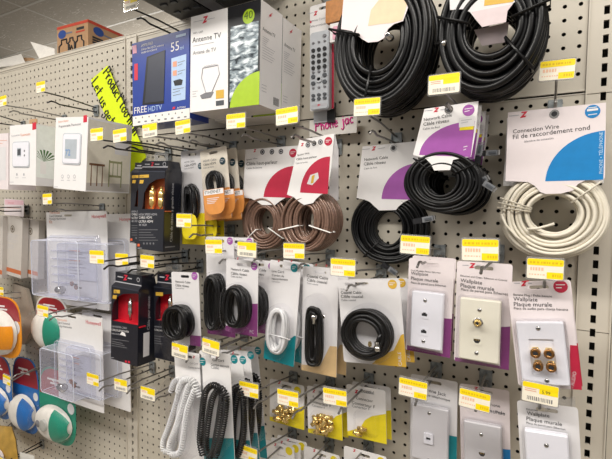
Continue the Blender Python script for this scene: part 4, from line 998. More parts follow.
for k in range(4): mb.rect(cx-rx*.7, cx+rx*(.5-.15*k), cz-rz*.1*k-rz*.02, cz-rz*.1*k+rz*.02, -1.07, CARDP)
mb.build('orange_insert', ET.e)
dup(ET.e, (.45, 1.0, -.05), 'middle orange ethernet cable card, directly behind the front one')
dup(ET.e, (.8, 2.0, -.1), 'rearmost orange ethernet cable card, closest to the brown speaker wire')

it = cable_card('grey network cable card with black cable hank covering the rear red windowed box', (173, 273), (199.2, 271.5), (200.5, 346), (172.5, 343), 6.8, [(190, 335), (201, 336), (201, 347), (190, 346)], DPURPLE, (178.5, 322, 12.5, 17), (178, 332, 14.5, 29), 1.6,
    [('Network Cable', 175.5, 282.5, 190.5, 283.6, INK_SHADE), ('Câble réseau', 175.5, 286.2, 189, 287.4, INK_SHADE), ('Cable de Red', 175.5, 288.6, 184, 289.2, INKG)], (194.6, 276, 4), PURPLE, seed=35, loops=14, r=.15)
NA = cable_card('tall grey network cable card with long black hank, left of the purple pair', (206.6, 236.5), (234.7, 237), (234.5, 337), (207, 334), 6, [(205, 326), (236, 328), (236, 339), (205, 337)], DPURPLE, (214.5, 302, 9.5, 29), (215, 303, 11, 32), 1.3,
    [('Network Cable', 209, 247, 222, 247.8, INKG), ('Câble réseau', 209, 250.3, 221, 251, INK_SHADE)], (230, 241, 3.7), PURPLE, seed=37, loops=16, r=.15)
dup(NA.e, (1.1, 1.5, -.1), 'tall grey network cable card hanging behind the long black hank card')
NB = cable_card('network cable card with round black hank and deep purple corner', (227.5, 259.4), (259.2, 261), (256.5, 336), (224.5, 331.5), 7.2, [(246, 304), (260, 304), (258, 338), (223, 333), (223, 325), (246, 326)], DPURPLE, (236, 307, 13, 22), (236.5, 308, 14.5, 25), 1.2,
    [('Network Cable', 231, 270, 249, 272, INK_SHADE), ('Câble réseau', 231, 274.3, 247, 276, INK_SHADE), ('Cable de Red', 231, 277, 242, 278.2, INKG)], (254.3, 266.5, 3.8), PURPLE, seed=39, loops=16, r=.15, logo=(238, 258.5, 2), bandtxt=('PC', 250, 333, 254, 333.6))
dup(NB.e, (.9, 1.3, -.05), 'network cable card with purple corner hanging behind the round black hank card')
LC = cable_card('line cord card with white hank and teal base', (269.5, 261), (299.5, 262.5), (295, 370), (264.5, 356), 6, [(264, 340), (282, 345), (294, 336), (297, 336), (296, 372), (263, 358)], TEAL, (278, 331, 11, 24), (278, 332, 13, 28), 1.1,
    [('Line Cord', 272, 272, 284, 273.2, INK_SHADE), ('Cordon de', 272, 276, 284, 277.2, INK_SHADE), ('raccordement', 272, 279.5, 288, 280.8, INK_SHADE), ('Cable de línea', 272, 282, 280, 282.6, INKG)], (294.3, 268, 4.2), TEAL, cm=WHITEC, seed=41, loops=12, r=.15, logo=(279, 260.8, 2))
x0_, z0_ = LC.p(268, 335, 1.1); x1_, _ = LC.p(289, 337, 1.1); mb = MB(); mb.tube([(x0_, -.9, z0_), ((x0_+x1_)/2, -1.05, z0_+.1), (x1_, -.9, z0_)], .06, WHITEC); mb.build('cord_tie', LC.e)
dup(LC.e, (.5, 1.3, -.1), 'dark edged line cord card behind the front white line cord card')
CA = cable_card('narrow beige coaxial cable card with tall black hank', (304, 266), (337, 269), (337.8, 378), (300.5, 369.5), 5.6, [(330, 346), (339, 347), (339, 380), (300, 371), (300, 364), (320, 366)], TANP, (313.5, 337, 9.5, 31), (315, 334, 15, 40), 1.1,
    [('Coaxial Cable', 307, 277, 328, 279.8, INK_SHADE), ('Câble coaxial', 307, 281, 327, 284, INK_SHADE), ('Cable coaxial', 307, 283.8, 318, 285.4, INKG)], None, None, seed=43, loops=12, r=.16, logo=(316.5, 265, 2), p=3)
x, z = CA.p(314, 320, 1); mb = MB(); mb.lathe([(.1, -.3), (.18, -.3), (.18, .1), (.24, .12), (.24, .4)], (x, -1.0, z), STEEL, 'z', 10); mb.build('connector', CA.e)
dup(CA.e, (.35, 1.2, -.15), 'coaxial cable card hanging behind the tall black hank card')
it = Item('cable_pack', 'wide coaxial cable card with black ring and yellow corner', 'cable', (337.6, 280.5), (399, 279), (407, 368), (344, 361), 6.2); CB = it
it.sheet(CARDG, hw=1.0, hz=.32, hx=-.95); it.cut([(401, 335), (408, 334), (409, 370), (372, 366), (380, 356), (394, 350)], GOLDY); it.dot(392.4, 284.2, 4.7, GOLDY); it.lines(389.5, 283.2, 395.3, 283.2, 2, 1.8, CARDG, -.03)
it.txt('Coaxial Cable', 341, 293.6, 361.5, 293.8, INK_SHADE); it.txt('Câble coaxial', 341, 297.8, 363, 298, INK_SHADE); it.txt('Cable coaxial', 341.5, 301, 356, 301, INKG); it.txt('12 ft.', 341, 290, 345, 290, INKG)
it.lines(345.5, 357, 345.5, 350, 1, 1, INKL); it.txt('CABLE', 402, 366, 401, 352, CARDG, -.03); it.done()
inf = coil_px(it, 368.5, 335, 341.5, 394, 307, 362, 357, 382, 322, 349, -1.0, -.15, 16, .16, BLACKC, dd=.6, jit=.1, seed=45)
cx, cz, rx, rz = px_ell(it, 369, 334, 29, 30, .6); mb = MB(); mb.shell(oval(cx, cz, rx, rz, 36), -1.2, -.03, CLEAR); mb.build('clear_blister', it.e)
mb = MB(); x, z = it.p(377.5, 344.5, 1); x2, z2 = it.p(381, 334, 1); mb.tube([(x2, -1.0, z2), (x+.1, -1.05, z+.4), (x, -1.05, z)], .16, BLACKC); mb.lathe([(.1, .3), (.2, .3), (.2, 0), (.26, 0), (.26, -.35), (.2, -.35)], (x, -1.05, z-.1), STEEL, 'z', 12); mb.lathe([(.21, -.36), (.21, -.5)], (x-.15, -1.05, z), GOLD, 'x', 10); mb.build('connector', it.e)
dup(it.e, (.2, 1.6, -.1), 'wide coaxial cable card with yellow edge hanging behind the black ring card')

# ================================================================== wallplates
def ring(it, x, z, y, r0, r1, m): it.add([(x+r*math.cos(i*math.pi/6), y, z+r*math.sin(i*math.pi/6)) for r in (r0, r1) for i in range(12)], [(i, (i+1) % 12, 12+(i+1) % 12, 12+i) for i in range(12)], m)
def wallplate(label, TL, TR, BR, BL, d, plate, pm, side, sm, texts, jacks, screws, logo=None, cm=CARDP, opening=None, blis=True, dot=None, stxt=None, sdir=1, pcut=True, hole=True):
    it = Item('wallplate_pack', label, 'wallplate', TL, TR, BR, BL, d)
    it.sheet(cm, hole=hole, hw=.62, hz=.4)
    if side: it.cut(side, sm)
    for s, u0, v0, u1, v1, k in texts: it.txt(s, u0, v0, u1, v1, k)
    if logo: it.logo(*logo); it.lines(logo[0]-10, logo[1], logo[0]-4, logo[1], 1, 1, INKL); it.lines(logo[0]+4, logo[1], logo[0]+8, logo[1], 1, 1, INKL)
    if dot: it.dot(*dot, RED2); it.lines(dot[0]-4.5, dot[1]-1.4, dot[0]+4.5, dot[1]-1.4, 2, 3, CARD, -.03)
    if stxt: it.txt(*stxt, CARDP, -.03)
    T = .55
    q = it.P(plate, T); x0 = (q[0][0]+q[3][0])/2; x1 = (q[1][0]+q[2][0])/2; z1 = (q[0][1]+q[1][1])/2; z0 = (q[2][1]+q[3][1])/2
    it.plate_box = (x0, x1, z0, z1)
    e = MB()
    fx = lambda f: x0+(x1-x0)*f
    fz = lambda f: z1-(z1-z0)*f
    if opening:
        a, b, c_, d_ = fx(opening[0]), fx(opening[1]), fz(opening[3]), fz(opening[2])
        e.plate(rrect(x0+.07, x1-.07, z0+.07, z1-.07, .1), [[(a, c_), (a, d_), (b, d_), (b, c_)]], -T, -T+.12, pm)
        o_ = rrect(x0, x1, z0, z1, .12); i_ = rrect(x0+.07, x1-.07, z0+.07, z1-.07, .1); n = len(o_)
        e.add([(x, -T+.07, z) for x, z in o_]+[(x, -T, z) for x, z in i_]+[(x, -.12, z) for x, z in o_], [(i, (i+1) % n, n+(i+1) % n, n+i) for i in range(n)]+[(2*n+i, 2*n+(i+1) % n, (i+1) % n, i) for i in range(n)], pm)
        e.rect(a-.05, b+.05, c_-.05, d_+.05, -T+.1, pm)
    else:
        o_ = rrect(x0, x1, z0, z1, .12); i_ = rrect(x0+.09, x1-.09, z0+.09, z1-.09, .1); n = len(o_)
        e.add([(x, -T+.08, z) for x, z in o_]+[(x, -T, z) for x, z in i_]+[(x, -.12, z) for x, z in o_], [(i, (i+1) % n, n+(i+1) % n, n+i) for i in range(n)]+[(2*n+i, 2*n+(i+1) % n, (i+1) % n, i) for i in range(n)]+[tuple(range(n, 2*n))], pm)
    pl = e.build('wallplate', it.e)
    for f, g in screws:
        mb = MB(); x, z = fx(f), fz(g); mb.lathe([(.02, -.05), (.1, -.05), (.15, 0), (.15, .03)], (x, -T-.005, z), STEEL, 'y', 12); mb.rect(x-.11, x+.11, z-.02, z+.02, -T-.058, INK_SHADE); mb.build('screw', pl)
    for kind, f, g in jacks:  # black patches in the jack openings stand in for shade
        x, z = fx(f), fz(g); mb = MB()
        if kind == 'phone':
            mb.plate(rrect(x-.32, x+.32, z-.3, z+.3, .05), [[(x-.2, z-.1), (x-.2, z+.1), (x-.1, z+.1), (x-.1, z+.17), (x+.1, z+.17), (x+.1, z+.1), (x+.2, z+.1), (x+.2, z-.1)][::-1]], -T-.03, -T+.02, pm); mb.rect(x-.22, x+.22, z-.15, z+.2, -T-.008, INK_SHADE); nm = 'phone_jack'
        elif kind == 'inv':
            pts = [(x-.22, z+.14), (x+.22, z+.14), (x+.22, z), (x+.1, z-.16), (x-.1, z-.16), (x-.22, z)]
            mb.plate(rrect(x-.34, x+.34, z-.3, z+.3, .05), [pts], -T-.03, -T+.02, pm); mb.rect(x-.25, x+.25, z-.2, z+.18, -T-.008, INK_SHADE); nm = 'phone_jack'
            for k in range(3): mb.rect(x-.15+.12*k, x-.1+.12*k, z+.02, z+.12, -T-.014, GOLD)
        elif kind == 'key':
            mb.plate(rrect(x-.36, x+.36, z-.42, z+.42, .05), [[(x-.18, z-.12), (x-.18, z+.1), (x+.18, z+.1), (x+.18, z-.12)][::-1]], -T-.12, -T+.02, PLATEW); mb.rect(x-.2, x+.2, z-.15, z+.12, -T-.02, INK_SHADE); nm = 'phone_jack'
        elif kind == 'coax':
            mb.lathe([(.36, 0), (.36, -.06), (.3, -.08)], (x, -T, z), STEEL, 'y', 6); mb.lathe([(.24, -.06), (.24, -.3), (.22, -.32), (.22, -.42), (.1, -.42), (.1, -.3)], (x, -T, z), GOLD, 'y', 14); mb.disc(x, z, .1, -T-.425, INK_SHADE, 10); nm = 'coaxial_jack'
        else:
            mb.lathe([(.3, .1), (.3, -.1), (.28, -.12)], (x, -T, z), GOLD, 'y', 6); mb.lathe([(.22, -.1), (.22, -.2), (.3, -.21), (.3, -.45), (.26, -.48), (.14, -.48), (.14, -.3)], (x, -T, z), mat('post_brass', (170, 124, 76), .22, metal=.9, var=.2), 'y', 14); mb.disc(x, z, .14, -T-.484, INK_SHADE, 10); nm = 'binding_post'
        mb.build(nm, pl)
    it.done()
    if blis:
        mb = MB(); mb.shell(rrect(x0-.16, x1+.16, z0-.16, z1+.16, .2), -T-.45, -.03, CLEAR, inset=.1); mb.build('clear_blister', it.e)
    return it
WA = wallplate('white wallplate pack with two telephone jacks and purple side, left of the almond one', (408, 257), (453.6, 262), (451, 358.5), (406.5, 349.5), 5, [(411, 289), (443, 295.5), (442.5, 353.5), (410.5, 345)], PLATEW, [(440, 318), (453, 319), (452, 360), (407, 351), (407, 345), (443, 353.5)], DPURPLE,
   [('Dual Modular Phone Ethernet', 411, 271, 440.5, 273.6, INK_SHADE), ('Wallplate', 411, 274.5, 428, 276, INK_SHADE), ('Plaque murale', 411, 279.6, 438, 282.6, INK_SHADE), ('Placa de pared para Ethernet', 411, 283.4, 446, 287, INK_SHADE)],
   [('phone', .43, .40), ('phone', .43, .70)], [(.43, .15), (.43, .87)])
dup(WA.e, (-.15, 1.5, .05), 'wallplate pack hanging directly behind the white two jack one')
WB = wallplate('almond wallplate pack with gold coaxial jack and phone jack', (456, 261), (513, 264), (508.5, 371), (455, 360), 5, [(460, 297), (501, 302), (499.5, 365), (458.5, 358.5)], PLATEA, [(500, 327), (514, 327), (510, 373), (455, 362), (455, 357), (500, 366)], DPURPLE,
   [('Ethernet and Coax / Ethernet et Coaxial', 460.5, 276.3, 507, 281.3, INK_SHADE), ('Wallplate', 460.5, 281.8, 482, 284.6, INK_SHADE), ('Plaque murale', 460.5, 286.8, 494, 291, INK_SHADE), ('Placa de pared para Ethernet', 461, 290.4, 508, 295.5, INK_SHADE)],
   [('coax', .46, .37), ('inv', .45, .67)], [(.49, .17), (.45, .87)], logo=(472.5, 265.5, 5))
WC = wallplate('audio wallplate pack with four gold binding posts and red edge', (507.5, 281), (571.5, 281.5), (579.5, 387), (518, 388), 6, [(517.5, 321.5), (565.5, 323), (568.5, 386), (520.5, 384)], PLATEW, [(570, 345), (577, 345.5), (582, 390), (571, 390), (570, 366)], RED2,
   [('Banana Plug / Fiche banane', 513.5, 295.5, 552, 297.3, INK_SHADE), ('Wallplate', 513.5, 300.6, 537.5, 301.4, INK_SHADE), ('Plaque murale', 514, 306, 552, 306.6, INK_SHADE), ('Placa de audio para clavija banana', 514, 309.3, 568, 310.6, INK_SHADE)],
   [('post', .36, .47), ('post', .64, .475), ('post', .385, .68), ('post', .655, .685)], [(.47, .10), (.53, .93)], logo=(524, 283.5, 5), opening=(.24, .76, .27, .83), dot=(560.5, 286.5, 6.3), stxt=('AUDIO', 574, 386, 576.5, 372))
WC2 = dup(WC.e, (.1, 1.0, -.1), 'audio wallplate card just behind the four post wallplate pack')
it = wallplate('white wallplate pack at the bottom right with blank plate', (523, 402), (582, 408), (579, 500), (517, 495), 6.2, [(528, 430), (571, 437), (569, 498), (524, 492)], PLATEW, None, None,
   [('Ethernet', 526.5, 410, 538, 411.2, INK_SHADE), ('Wallplate', 527, 414.5, 549.5, 417.5, INK_SHADE), ('Plaque murale', 526.5, 420, 562, 426, INK_SHADE), ('Placa de pared para Ethernet', 526.5, 423.5, 565.5, 430.3, INK_SHADE)], [('inv', .45, .6)], [(.5, .2)], cm=CARDG)
mb = MB(); q = it.P([(545, 399), (575, 397), (576, 420), (545, 420)], -.6); mb.plate(q, [], .6, .65, CLEARH); mb.build('rear_flap', it.e)
it = wallplate('low white wallplate pack with one telephone jack and blue edge at the bottom', (462, 383), (512, 392), (508, 480), (459, 474), 2.2, [(465, 421), (503, 427.5), (501, 480), (463, 474)], PLATE_DIM, [(502, 449), (512, 450), (511, 482), (502, 480)], BLUE,
   [('Telephone', 480, 404, 500, 407.5, INK_SHADE), ('Wallplate / Plaque', 478, 409, 505, 414.5, INK_SHADE), ('murale', 488, 412, 505, 415.5, INKG)], [('inv', .48, .57)], [(.47, .21)], cm=CARDP, logo=(476, 388.5, 3.5))
it = wallplate('white phone jack wallplate pack with teal edge at the bottom', (412, 373), (458, 383), (456, 474), (409, 464), 2.2, [(412.5, 402), (449, 412), (447, 466), (410, 458)], PLATE_DIM, [(448, 435), (458, 437), (457, 476), (447, 473)], TEAL,
   [('Phone Jack', 424, 390.5, 446, 396.5, INK_SHADE), ('Prise téléphonique', 424, 395, 450, 401.5, INK_SHADE), ('Teléfono', 413, 399.5, 425, 401.5, INKG)], [('key', .48, .57)], [(.49, .12), (.49, .97)], cm=CARDG)

# ================================================================== small gold connector packs
def conn_pack(label, TL, TR, BR, BL, d, ycut, texts, logo, dotp, items, blis, group=None):
    it = Item('connector_pack', label, 'connector', TL, TR, BR, BL, d)
    it.sheet(CARD, hw=.55, hz=.42, r=.2); it.cut(ycut, YEL)
    for s, u0, v0, u1, v1, k in texts: it.txt(s, u0, v0, u1, v1, k)
    if logo: it.logo(*logo)
    if dotp: it.dot(*dotp, YEL)
    it.lines(TL[0]+2, BL[1]-3, TL[0]+2, BL[1]-14, 1, 1, INKL)
    it.done()
    rr = random.Random(int(TL[0])); made = None
    for (u, v) in items:
        x, z = it.p(u, v, .4); 
        if made is None:
            mb = MB(); mb.lathe([(.09, .42), (.17, .42), (.17, .12), (.25, .1), (.25, -.12), (.19, -.14), (.19, -.42), (.1, -.42), (.1, -.3)], (0, 0, 0), GOLD, 'z', 10); made = mb.build('gold_connector', it.e); o = made
        else:
            o = made.copy(); col.objects.link(o); o.parent = it.e
        o.location = (x*S, -(.28+rr.random()*.3)*S, z*S); o.rotation_euler = (rr.uniform(-1, 1), rr.uniform(-2, 2), rr.uniform(-1, 1))
    cx, cz, rx, rz = px_ell(it, *blis, .4); mb = MB(); mb.shell(rrect(cx-rx, cx+rx, cz-rz, cz+rz, .25), -.85, -.03, CLEAR); mb.build('clear_blister', it.e)
    return it
CA1 = conn_pack('connector pack with a pile of gold connectors, leftmost of the three above', (270, 379), (304.5, 385.6), (304, 430), (269.5, 420.5), 2, [(288, 419), (296, 409), (305, 406), (305, 432), (269, 422), (269, 416), (284, 419)], [('F-Connector', 281, 390.5, 297, 393.8, INK_SHADE), ('Connecteur F', 282, 394.5, 298, 398, INKG)], (279.5, 382.5, 3), (297.5, 390.5, 4),
    [(277, 411), (280, 415), (282, 409), (284, 414), (287, 411), (289, 416), (291, 410), (293, 414), (290, 406), (278, 418), (285, 419), (281, 406), (294, 408)], (286, 412, 11, 10))
CB1 = conn_pack('connector pack with a pile of gold connectors, middle of the three above', (307, 385.6), (341.5, 391.5), (342.5, 440.5), (308, 432.5), 2, [(329, 424), (336, 416), (343, 414), (343, 442), (307, 434), (307, 428), (324, 430)], [('F-Connector', 313, 398, 330, 402, INK_SHADE), ('Connecteur F', 310, 402, 331, 407.5, INK_SHADE), ('Conector F', 312, 406, 325, 409, INKG)], (314, 391, 3), None,
    [(315, 422), (318, 426), (320, 420), (322, 425), (325, 421), (327, 427), (330, 422), (331, 428), (318, 431), (324, 431), (328, 418), (321, 416), (326, 432), (316, 418)], (323, 424, 11.5, 11))
CC1 = conn_pack('connector pack with a single gold adapter on a yellow corner, right of the three above', (347, 385.6), (386.5, 389), (385.5, 444), (347, 435), 2, [(365, 420), (372, 416), (387, 414), (387, 446), (347, 437), (347, 431), (360, 428)], [('Coaxial', 360, 392, 374, 394.5, INKG), ('Connector', 356, 399, 373, 402.5, INK_SHADE), ('Connecteur F', 352, 403.5, 375, 408.5, INK_SHADE), ('Conector F', 352, 407, 370, 410.5, INKG)], (356.5, 391.5, 3.5), None,
    [(362, 429), (358, 433)], (366, 424, 12, 11))
dup(CC1.e, (.1, 1.1, -.1), 'connector pack with yellow edge hanging behind the single adapter pack')
dup(CB1.e, (.2, .9, -.1), 'connector pack hanging behind the middle pile of gold connectors')
def low_pack(label, TL, TR, d, n, dx):
    it = Item('connector_pack', label, 'connector', TL, TR, (TR[0]-1, TR[1]+50), (TL[0]-1, TL[1]+45), d)
    it.sheet(CARD, hw=.5, hz=.42, r=.2); it.logo(TL[0]+10, TL[1]+3.5, 2.6); it.dot(TR[0]-6, TR[1]+5, 4, YEL)
    it.txt('Connector', TL[0]+12, TL[1]+14, TR[0]-9, TR[1]+11, INKG); it.cut([(TL[0]+18, TL[1]+40), (TR[0], TR[1]+28), (TR[0], TR[1]+60), (TL[0], TL[1]+60)], YEL); it.done()
    cx, cz, rx, rz = px_ell(it, (TL[0]+TR[0])/2, TL[1]+34, 11, 9, .4); mb = MB(); mb.shell(rrect(cx-rx, cx+rx, cz-rz, cz+rz, .25), -.85, -.03, CLEAR); mb.build('clear_blister', it.e)
    return it
LP = low_pack('front connector pack of the leftmost stack at the bottom edge', (265.5, 441), (295, 446), 2.6, 3, .3)
dup(LP.e, (.3, .7, -.02), 'middle connector pack of the leftmost stack at the bottom edge'); dup(LP.e, (.6, 1.4, -.04), 'rear connector pack of the leftmost stack at the bottom edge')
low_pack('connector pack at the bottom edge under the middle pile of gold connectors', (304.5, 447), (340, 455), 2, 1, 0)
low_pack('connector pack at the bottom edge under the single adapter pack', (344.5, 447), (387, 456), 2, 1, 0)

# ================================================================== coiled telephone cords
def spring_cord(it, path, R, r, turns, m, dd, name='coiled_cord', y=-.75):
    pts = [Vector((*it.p(u, v, dd), 0)) for u, v in path]
    # resample a smooth curve through the points
    P = []
    n = len(pts)
    for i in range(n-1):
        p0, p1, p2, p3 = pts[max(0, i-1)], pts[i], pts[i+1], pts[min(n-1, i+2)]
        for k in range(12):
            t = k/12; P.append(.5*((2*p1)+(p2-p0)*t+(2*p0-5*p1+4*p2-p3)*t*t+(3*p1-p0-3*p2+p3)*t**3))
    P.append(pts[-1]); L = [0]
    for a, b in zip(P, P[1:]): L.append(L[-1]+(b-a).length)
    N = turns*9; out = []; j = 0
    for i in range(N+1):
        s = L[-1]*i/N
        while j < len(L)-2 and L[j+1] < s: j += 1
        f = (s-L[j])/max(1e-6, L[j+1]-L[j]); c = P[j].lerp(P[j+1], min(1, f)); tg = (P[j+1]-P[j]).normalized(); nn = Vector((-tg.y, tg.x))
        q = 2*math.pi*i/9; off = nn*(R*math.cos(q))
        out.append((c.x+off.x, y+R*math.sin(q), c.y+off.y))
    mb = MB(); mb.tube(out, r, m, 5); return mb.build(name, it.e)
def cord_pack(label, TL, TR, BR, BL, d, cm, path, texts, dotp, blis, turns):
    it = Item('coiled_cord_pack', label, 'telephone cord', TL, TR, BR, BL, d)
    it.sheet(CARD, hole=True); it.cut([(TL[0]-12, 436), (TR[0]+6, 441), (TR[0]+6, 480), (TL[0]-30, 480)], TEAL) if turns > 40 and cm is BLACKC else None
    for s, u0, v0, u1, v1, k in texts: it.txt(s, u0, v0, u1, v1, k)
    it.dot(*dotp, TEAL); it.lines(dotp[0]-2.4, dotp[1]-1, dotp[0]+2.4, dotp[1]-1, 2, 2, CARD, -.03); it.logo(TL[0]+9, TL[1]+1.5, 2.5); it.done()
    spring_cord(it, path, .24, .07, turns, cm, .75)
    cx, cz, rx, rz = px_ell(it, *blis, .75); mb = MB(); mb.shell(stadium(cx, cz, rx, rz, 28, 2.6), -1.25, -.03, CLEAR); mb.build('clear_blister', it.e)
    return it
WCORD = cord_pack('white coiled telephone cord pack', (185, 355.5), (209, 354), (199, 470), (170, 470), 8.6, WHITEC,
    [(201, 398), (193, 384), (188, 388), (183, 406), (176, 428), (170, 444), (171, 454), (180, 452), (184, 434), (187, 412), (193, 394), (196, 386), (191, 380), (182, 382), (178, 392)],
    [('Coil Cord', 190, 364, 198, 364.6, INKG), ('Cordon enroulé', 188.5, 368, 201, 369, INKG)], (202.8, 361.5, 4), (184, 418, 16, 40), 84)
BCORD = cord_pack('front black coiled telephone cord pack', (208, 355), (238.5, 354), (226, 470), (197, 470), 8.6, BLACKC,
    [(203, 456), (200, 440), (202, 415), (205, 394), (211, 386), (218, 387), (222, 396), (220, 412), (217, 432), (213, 452), (208, 456), (206, 440), (209, 415), (212, 400), (216, 392), (220, 388), (226, 396), (225, 414), (221, 436), (216, 456)],
    [('Coil Cord', 212.5, 361, 224, 362, INK_SHADE), ('Cordon enroulé', 211, 365.4, 229, 367.6, INK_SHADE), ('Cable', 211, 368.4, 219, 369.4, INKG)], (234.3, 359.3, 4.4), (212, 420, 16, 38), 130)
BC2 = cord_pack('second black coiled cord pack, upright directly behind the front black one', (216, 356), (247.5, 355.5), (247, 470), (216, 470), 6.9, BLACKC,
    [(231, 452), (228, 436), (229, 412), (232, 394), (237, 387), (242, 392), (244, 410), (243.5, 432), (241, 450), (236, 455), (233, 442), (234, 416), (237, 398), (240, 392), (243, 400), (244, 420), (242, 440), (239, 452)],
    [('Coil Cord', 224, 363, 234, 363.6, INKG)], (243, 360, 4.2), (237, 421, 11, 38), 120)
dup(BC2.e, (-.18, 1.4, 0), 'third black coiled cord pack, between the second and the rearmost')
dup(BC2.e, (-.36, 2.8, 0), 'rearmost black coiled cord pack, nearest the pegboard')
dup(WCORD.e, (-1.7, .8, -.6), 'second white coiled cord pack, left of and behind the front white one', skip=('card',))

# ================================================================== clear thermostat guards
def guard(label, TL, TR, BR, BL, d, topf, topr, botf, botr, backr, texts, sec):
    it = Item('thermostat_guard', label, 'guard', TL, TR, BR, BL, d)
    it.sheet(CARD, hw=.9, hz=.5, t=.06, hx=-1.5)
    for s, u0, v0, u1, v1, k in texts: it.txt(s, u0, v0, u1, v1, k)
    # the clear cover: x range and height from the card plane, depth from its front corners
    xr, zt_r = it.p(*backr); X = at(*backr, d).x
    fd = depth_x(topr[0], topr[1], X)-d
    a = it.p(*topf, fd); b = it.p(*topr, fd); c_ = it.p(*botf, fd); e_ = it.p(*botr, fd)
    x0 = (a[0]+c_[0])/2; x1 = (b[0]+e_[0])/2; z1 = (a[1]+b[1])/2; z0 = (c_[1]+e_[1])/2
    mb = MB(); o_ = rrect(x0, x1, z0, z1, .5); n = len(o_)
    def ins(k): return rrect(x0+k, x1-k, z0+k, z1-k, .5-k*.5)
    lv = [(-.06, 0), (-.45, .10), (-.5, .14), (-fd+.35, .2), (-fd+.1, .27), (-fd, .45)]
    lv[0] = (-.06, -.35)
    mb.add([(x, y, z) for y, k in lv for x, z in ins(k)], [(j*n+i, j*n+(i+1) % n, (j+1)*n+(i+1) % n, (j+1)*n+i) for j in range(len(lv)-1) for i in range(n)]+[tuple(range((len(lv)-1)*n, len(lv)*n))], CLEARB, False)
    cov = mb.build('clear_cover', it.e)
    mb = MB(); q = rrect(x0+.26, x1-.26, z0+.26, z1-.26, .45); mb.tube([(x, -fd+.12, z) for x, z in q], .055, mat('edge_glint', (214, 218, 232), .15), 5, True); mb.build('cover_edge', cov)  # pale opaque tube paints the bright glint along the cover's rim
    mb = MB(); q = ins(-.1); mb.tube([(x, -.5, z) for x, z in q], .05, mat('edge_glint', (0, 0, 0)), 5, True); mb.build('cover_flange', cov)
    for sx, sz in ((x0+.32, z0+.32), (x1-.32, z0+.32), (x0+.32, z1-.32), (x1-.32, z1-.32)):
        mb = MB(); mb.tube([(sx, -.5, sz), (sx, -fd+.3, sz)], .035, mat('edge_glint', (0, 0, 0)), 5); mb.build('cover_corner', cov)
    for k in range(5):          # ventilation ribs moulded in the base
        mb = MB(); zz = z0+(z1-z0)*(.2+.14*k); mb.box(x0+.5, x0+(x1-x0)*.52, -.3, -.12, zz, zz+.16, CLEARB); mb.build('vent_rib', cov)
    # lock barrel, keys and instruction slip lying in the cover
    mb = MB(); xl = x0+(x1-x0)*.42; zl = z0+1.0
    mb.lathe([(.25, -.5), (.42, -.5), (.42, .2), (.55, .2), (.55, .5), (.2, .5)], (xl, -1.6, zl), STEEL, 'x', 14); mb.build('lock_barrel', it.e)
    for k in range(2):
        mb = MB(); xk = x0+(x1-x0)*(.62+.08*k); zk = z0+1.9-.4*k; mb.plate(oval(xk, zk, .38, .32, 14), [oval(xk-.12, zk, .1, .1, 8)], -1.3, -1.22, mat('key_copper', (176, 120, 100), .3, metal=.8)); mb.box(xk+.3, xk+1.2, -1.3, -1.22, zk-.12, zk+.06, STEEL); mb.build('key', it.e)
    mb = MB(); sx0, sx1, sz0, sz1 = x0+(x1-x0)*.38, x1-.6, z0+2.2, z1-1.3; mb.plate(rrect(sx0, sx1, sz0, sz1, .05), [], -.11, -.09, mat('slip_paper', (222, 222, 232), .6))
    for k in range(8):
        zz = sz1-.5-(sz1-sz0-.8)*k/8; mb.rect(sx0+.3, sx0+(sx1-sx0)*(.45+.1*(k % 3)), zz, zz+.14, -.12, INKL if k not in (0, 3) else TAGR)
    mb.build('instruction_slip', it.e)
    it.done()
    s = dup(it.e, *sec, skip=('lock_barrel', 'key', 'instruction_slip'))
    return it
GD = guard('upper clear plastic thermostat guard box on a white card with red brand lettering', (47, 212), (106, 211), (110, 310), (48, 303), 2.2, (28, 236), (78.5, 242), (31, 294), (79, 306), (100, 235),
   [('Honeywell', 92, 218.3, 106, 217.5, RED), ('Thermostat', 49.5, 214, 60, 213.6, TAGR), ('Guard Universal', 49.5, 217, 62, 216.8, INKG), ('Protège-thermostat', 49.5, 220, 66, 219.6, INKG), ('Kit', 49.5, 223.4, 52.5, 223.3, TAGR)],
   ((3.4, 1.5, -.3), 'second clear thermostat guard pack, to the right of and behind the upper guard'))
GE = guard('lower clear plastic thermostat guard box on a tilted white card', (58, 311), (105, 319), (101, 408), (58, 402), 3.2, (37.5, 345), (72.5, 355), (39, 392), (75, 407), (93, 346),
   [('Honeywell', 86, 323.5, 101, 326, RED), ('Thermostat', 57, 320.5, 67, 321.5, TAGR), ('Guard Universal', 57, 323.4, 70, 325, INKG), ('Protège-thermostat', 57, 326.4, 72, 328.6, INKG)],
   ((2.7, 1.8, .1), 'second clear thermostat guard pack, to the right of and behind the lower guard'))

# ================================================================== grey slim boxes and a pink tag card
def slim(label, TL, TR, BR, BL, d):
    it = Item('slim_box', label, 'box', TL, TR, BR, BL, d); add_box(it, .9, KRAFT)
    lo = it.p((BL[0]+BR[0])/2, BL[1]-5)[1]; w = it.w
    it.card.rect(it.x0, it.x1, it.h*.06, it.h*.13, -.012, mat('band_rust', (190, 104, 60), .6))
    it.card.disc(0, it.h*.80, .55, -.012, mat('mark_brown', (110, 100, 86), .6), 16); it.card.disc(0, it.h*.80, .38, -.02, KRAFT, 16); it.card.disc(0, it.h*.80, .26, -.026, mat('mark_brown', (0, 0, 0)), 12)
    for k in range(5):
        it.card.rect(it.x0+w*.15, it.x0+w*(.8-.1*(k % 3)), it.h*(.70-.03*k), it.h*(.706-.03*k), -.012, INKL)
    for k in range(3): it.card.rect(it.x0+w*.2, it.x0+w*(.6), it.h*(.52-.03*k), it.h*(.526-.03*k), -.012, INKL)
    it.card.rect(it.x0+.06, it.x0+.16, 0, it.h, -.012, CARDG)
    it.done('box_front_print'); return it
